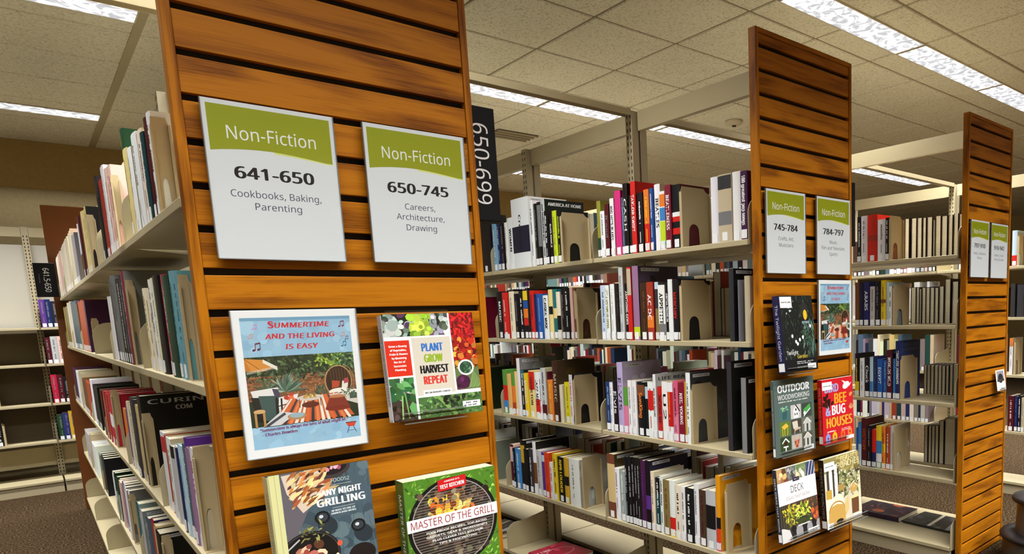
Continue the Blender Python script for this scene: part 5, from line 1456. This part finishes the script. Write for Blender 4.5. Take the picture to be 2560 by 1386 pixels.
# ------------------------------------------------------------------ books lying flat on the base shelves
def flat_book(x, y, z, w, h, th, rot, cov, extra, label):
    t = thing('flat_book', label, 'book', (x, y, z+.0004), (0, 0, rot), 'books lying on the base shelves'); A = Art(w*1000, h*1000, cov, int(x*100)); extra(A)
    mb = MB(); mb.box(0, w, 0, h, th-.002, th, 0, col(cov)); mb.box(0, w, 0, h, 0, .002, 0, col(cov)); mb.box(0, .002, 0, h, .002, th-.002, 0, col(cov)); A.emit(mb, lambda u, v, e: (u, v, th+e)); mb.build('cover', M['glossart'], t)
    mb = MB(); mb.box(.0022, w-.003, .003, h-.003, .0021, th-.0021); mb.build('page_block', M['page'], t)
def ex_red(A):
    A.blobs(0,0,A.w,A.h,40,22,[(170,40,60),(190,60,80),(150,30,50)],.15); A.ring(120,140,80,60,8,(206,120,130)); A.disc(60,80,40,30,(200,90,110),18); A.text('MY LIFE',40,190,22,(226,190,200),1)
def ex_fire(A): A.blobs(0,0,A.w,A.h,70,16,[(60,26,40),(96,44,56),(40,20,36),(80,60,70)],.2); A.foliage(0,0,A.w,A.h,40,40,[(200,100,70),(120,110,116),(170,80,60)],.2); A.disc(60,170,30,40,(206,110,70),16); A.disc(230,120,26,40,(206,110,70),16)
def ex_dark(A): A.blobs(0,0,A.w,A.h,40,20,[(40,44,38),(60,64,54),(30,32,30),(96,100,90)],.2); A.line(0,40,A.w,90,26,(150,160,176)); A.line(10,160,A.w,190,20,(196,190,170)); A.rect(60,30,60,14,(170,160,40))
def ex_net(A):
    for k in range(12): A.line(0,k*26,A.w,k*26+60,7,(190,190,194)); A.line(k*24,0,k*24+40,A.h,5,(160,160,166))
flat_book(1.80, 2.92, BASE_Z, .23, .26, .045, .06, (172,36,62), ex_red, 'red book lying flat on the bottom shelf of the 745-784 stack')
flat_book(1.83, 2.20, BASE_Z, .22, .26, .03, -.1, (24,24,26), ex_net, 'black book with white mesh pattern lying flat on the bottom shelf of the 745-784 stack')
flat_book(1.86, 3.62, BASE_Z, .2, .25, .03, .1, (52,40,44), ex_dark, 'dark magazine pile lying on the bottom shelf beside the nearest panel')
flat_book(3.60, 2.04, BASE_Z, .24, .32, .03, .02, (44,28,48), ex_fire, 'dark book with orange flames lying flat on the bottom shelf of the 797-910 stack')
flat_book(3.60, 1.70, BASE_Z, .25, .32, .014, -.04, (40,44,40), ex_dark, 'dark green photograph book lying flat beside the flames book on the bottom shelf')

# ------------------------------------------------------------------ kick step stool
t = thing('step_stool', 'round black and grey rolling step stool in front of the farthest panel', 'step stool', (3.745, 1.285, 0))
mb = MB(); mb.lathe([(.001,.012),(.185,.012),(.19,.02),(.186,.128),(.15,.135),(.001,.135)], 48); mb.build('base_drum', M['stool'], t, smooth=False, fix=True)
mb = MB(); mb.lathe([(.13,.128),(.19,.128),(.202,.134),(.204,.146),(.196,.156),(.125,.158),(.125,.13)], 48); mb.build('lower_tread', M['rubber'], t, smooth=True, fix=True)
mb = MB(); mb.lathe([(.001,.15),(.128,.15),(.118,.33),(.001,.33)], 48); mb.build('pedestal', M['stool'], t, fix=True)
mb = MB(); mb.lathe([(.001,.325),(.135,.325),(.146,.332),(.147,.346),(.139,.356),(.001,.358)], 48); mb.build('top_tread', M['rubber'], t, smooth=True, fix=True)
mb = MB()
for k in range(3): a = k*2.1; mb.lathe([(.001,0),(.02,0),(.02,.0125),(.001,.0125)], 12, 0, None, (.12*math.cos(a), .12*math.sin(a)))
mb.build('caster_ring', M['rubber'], t)
bpy.context.view_layer.update()
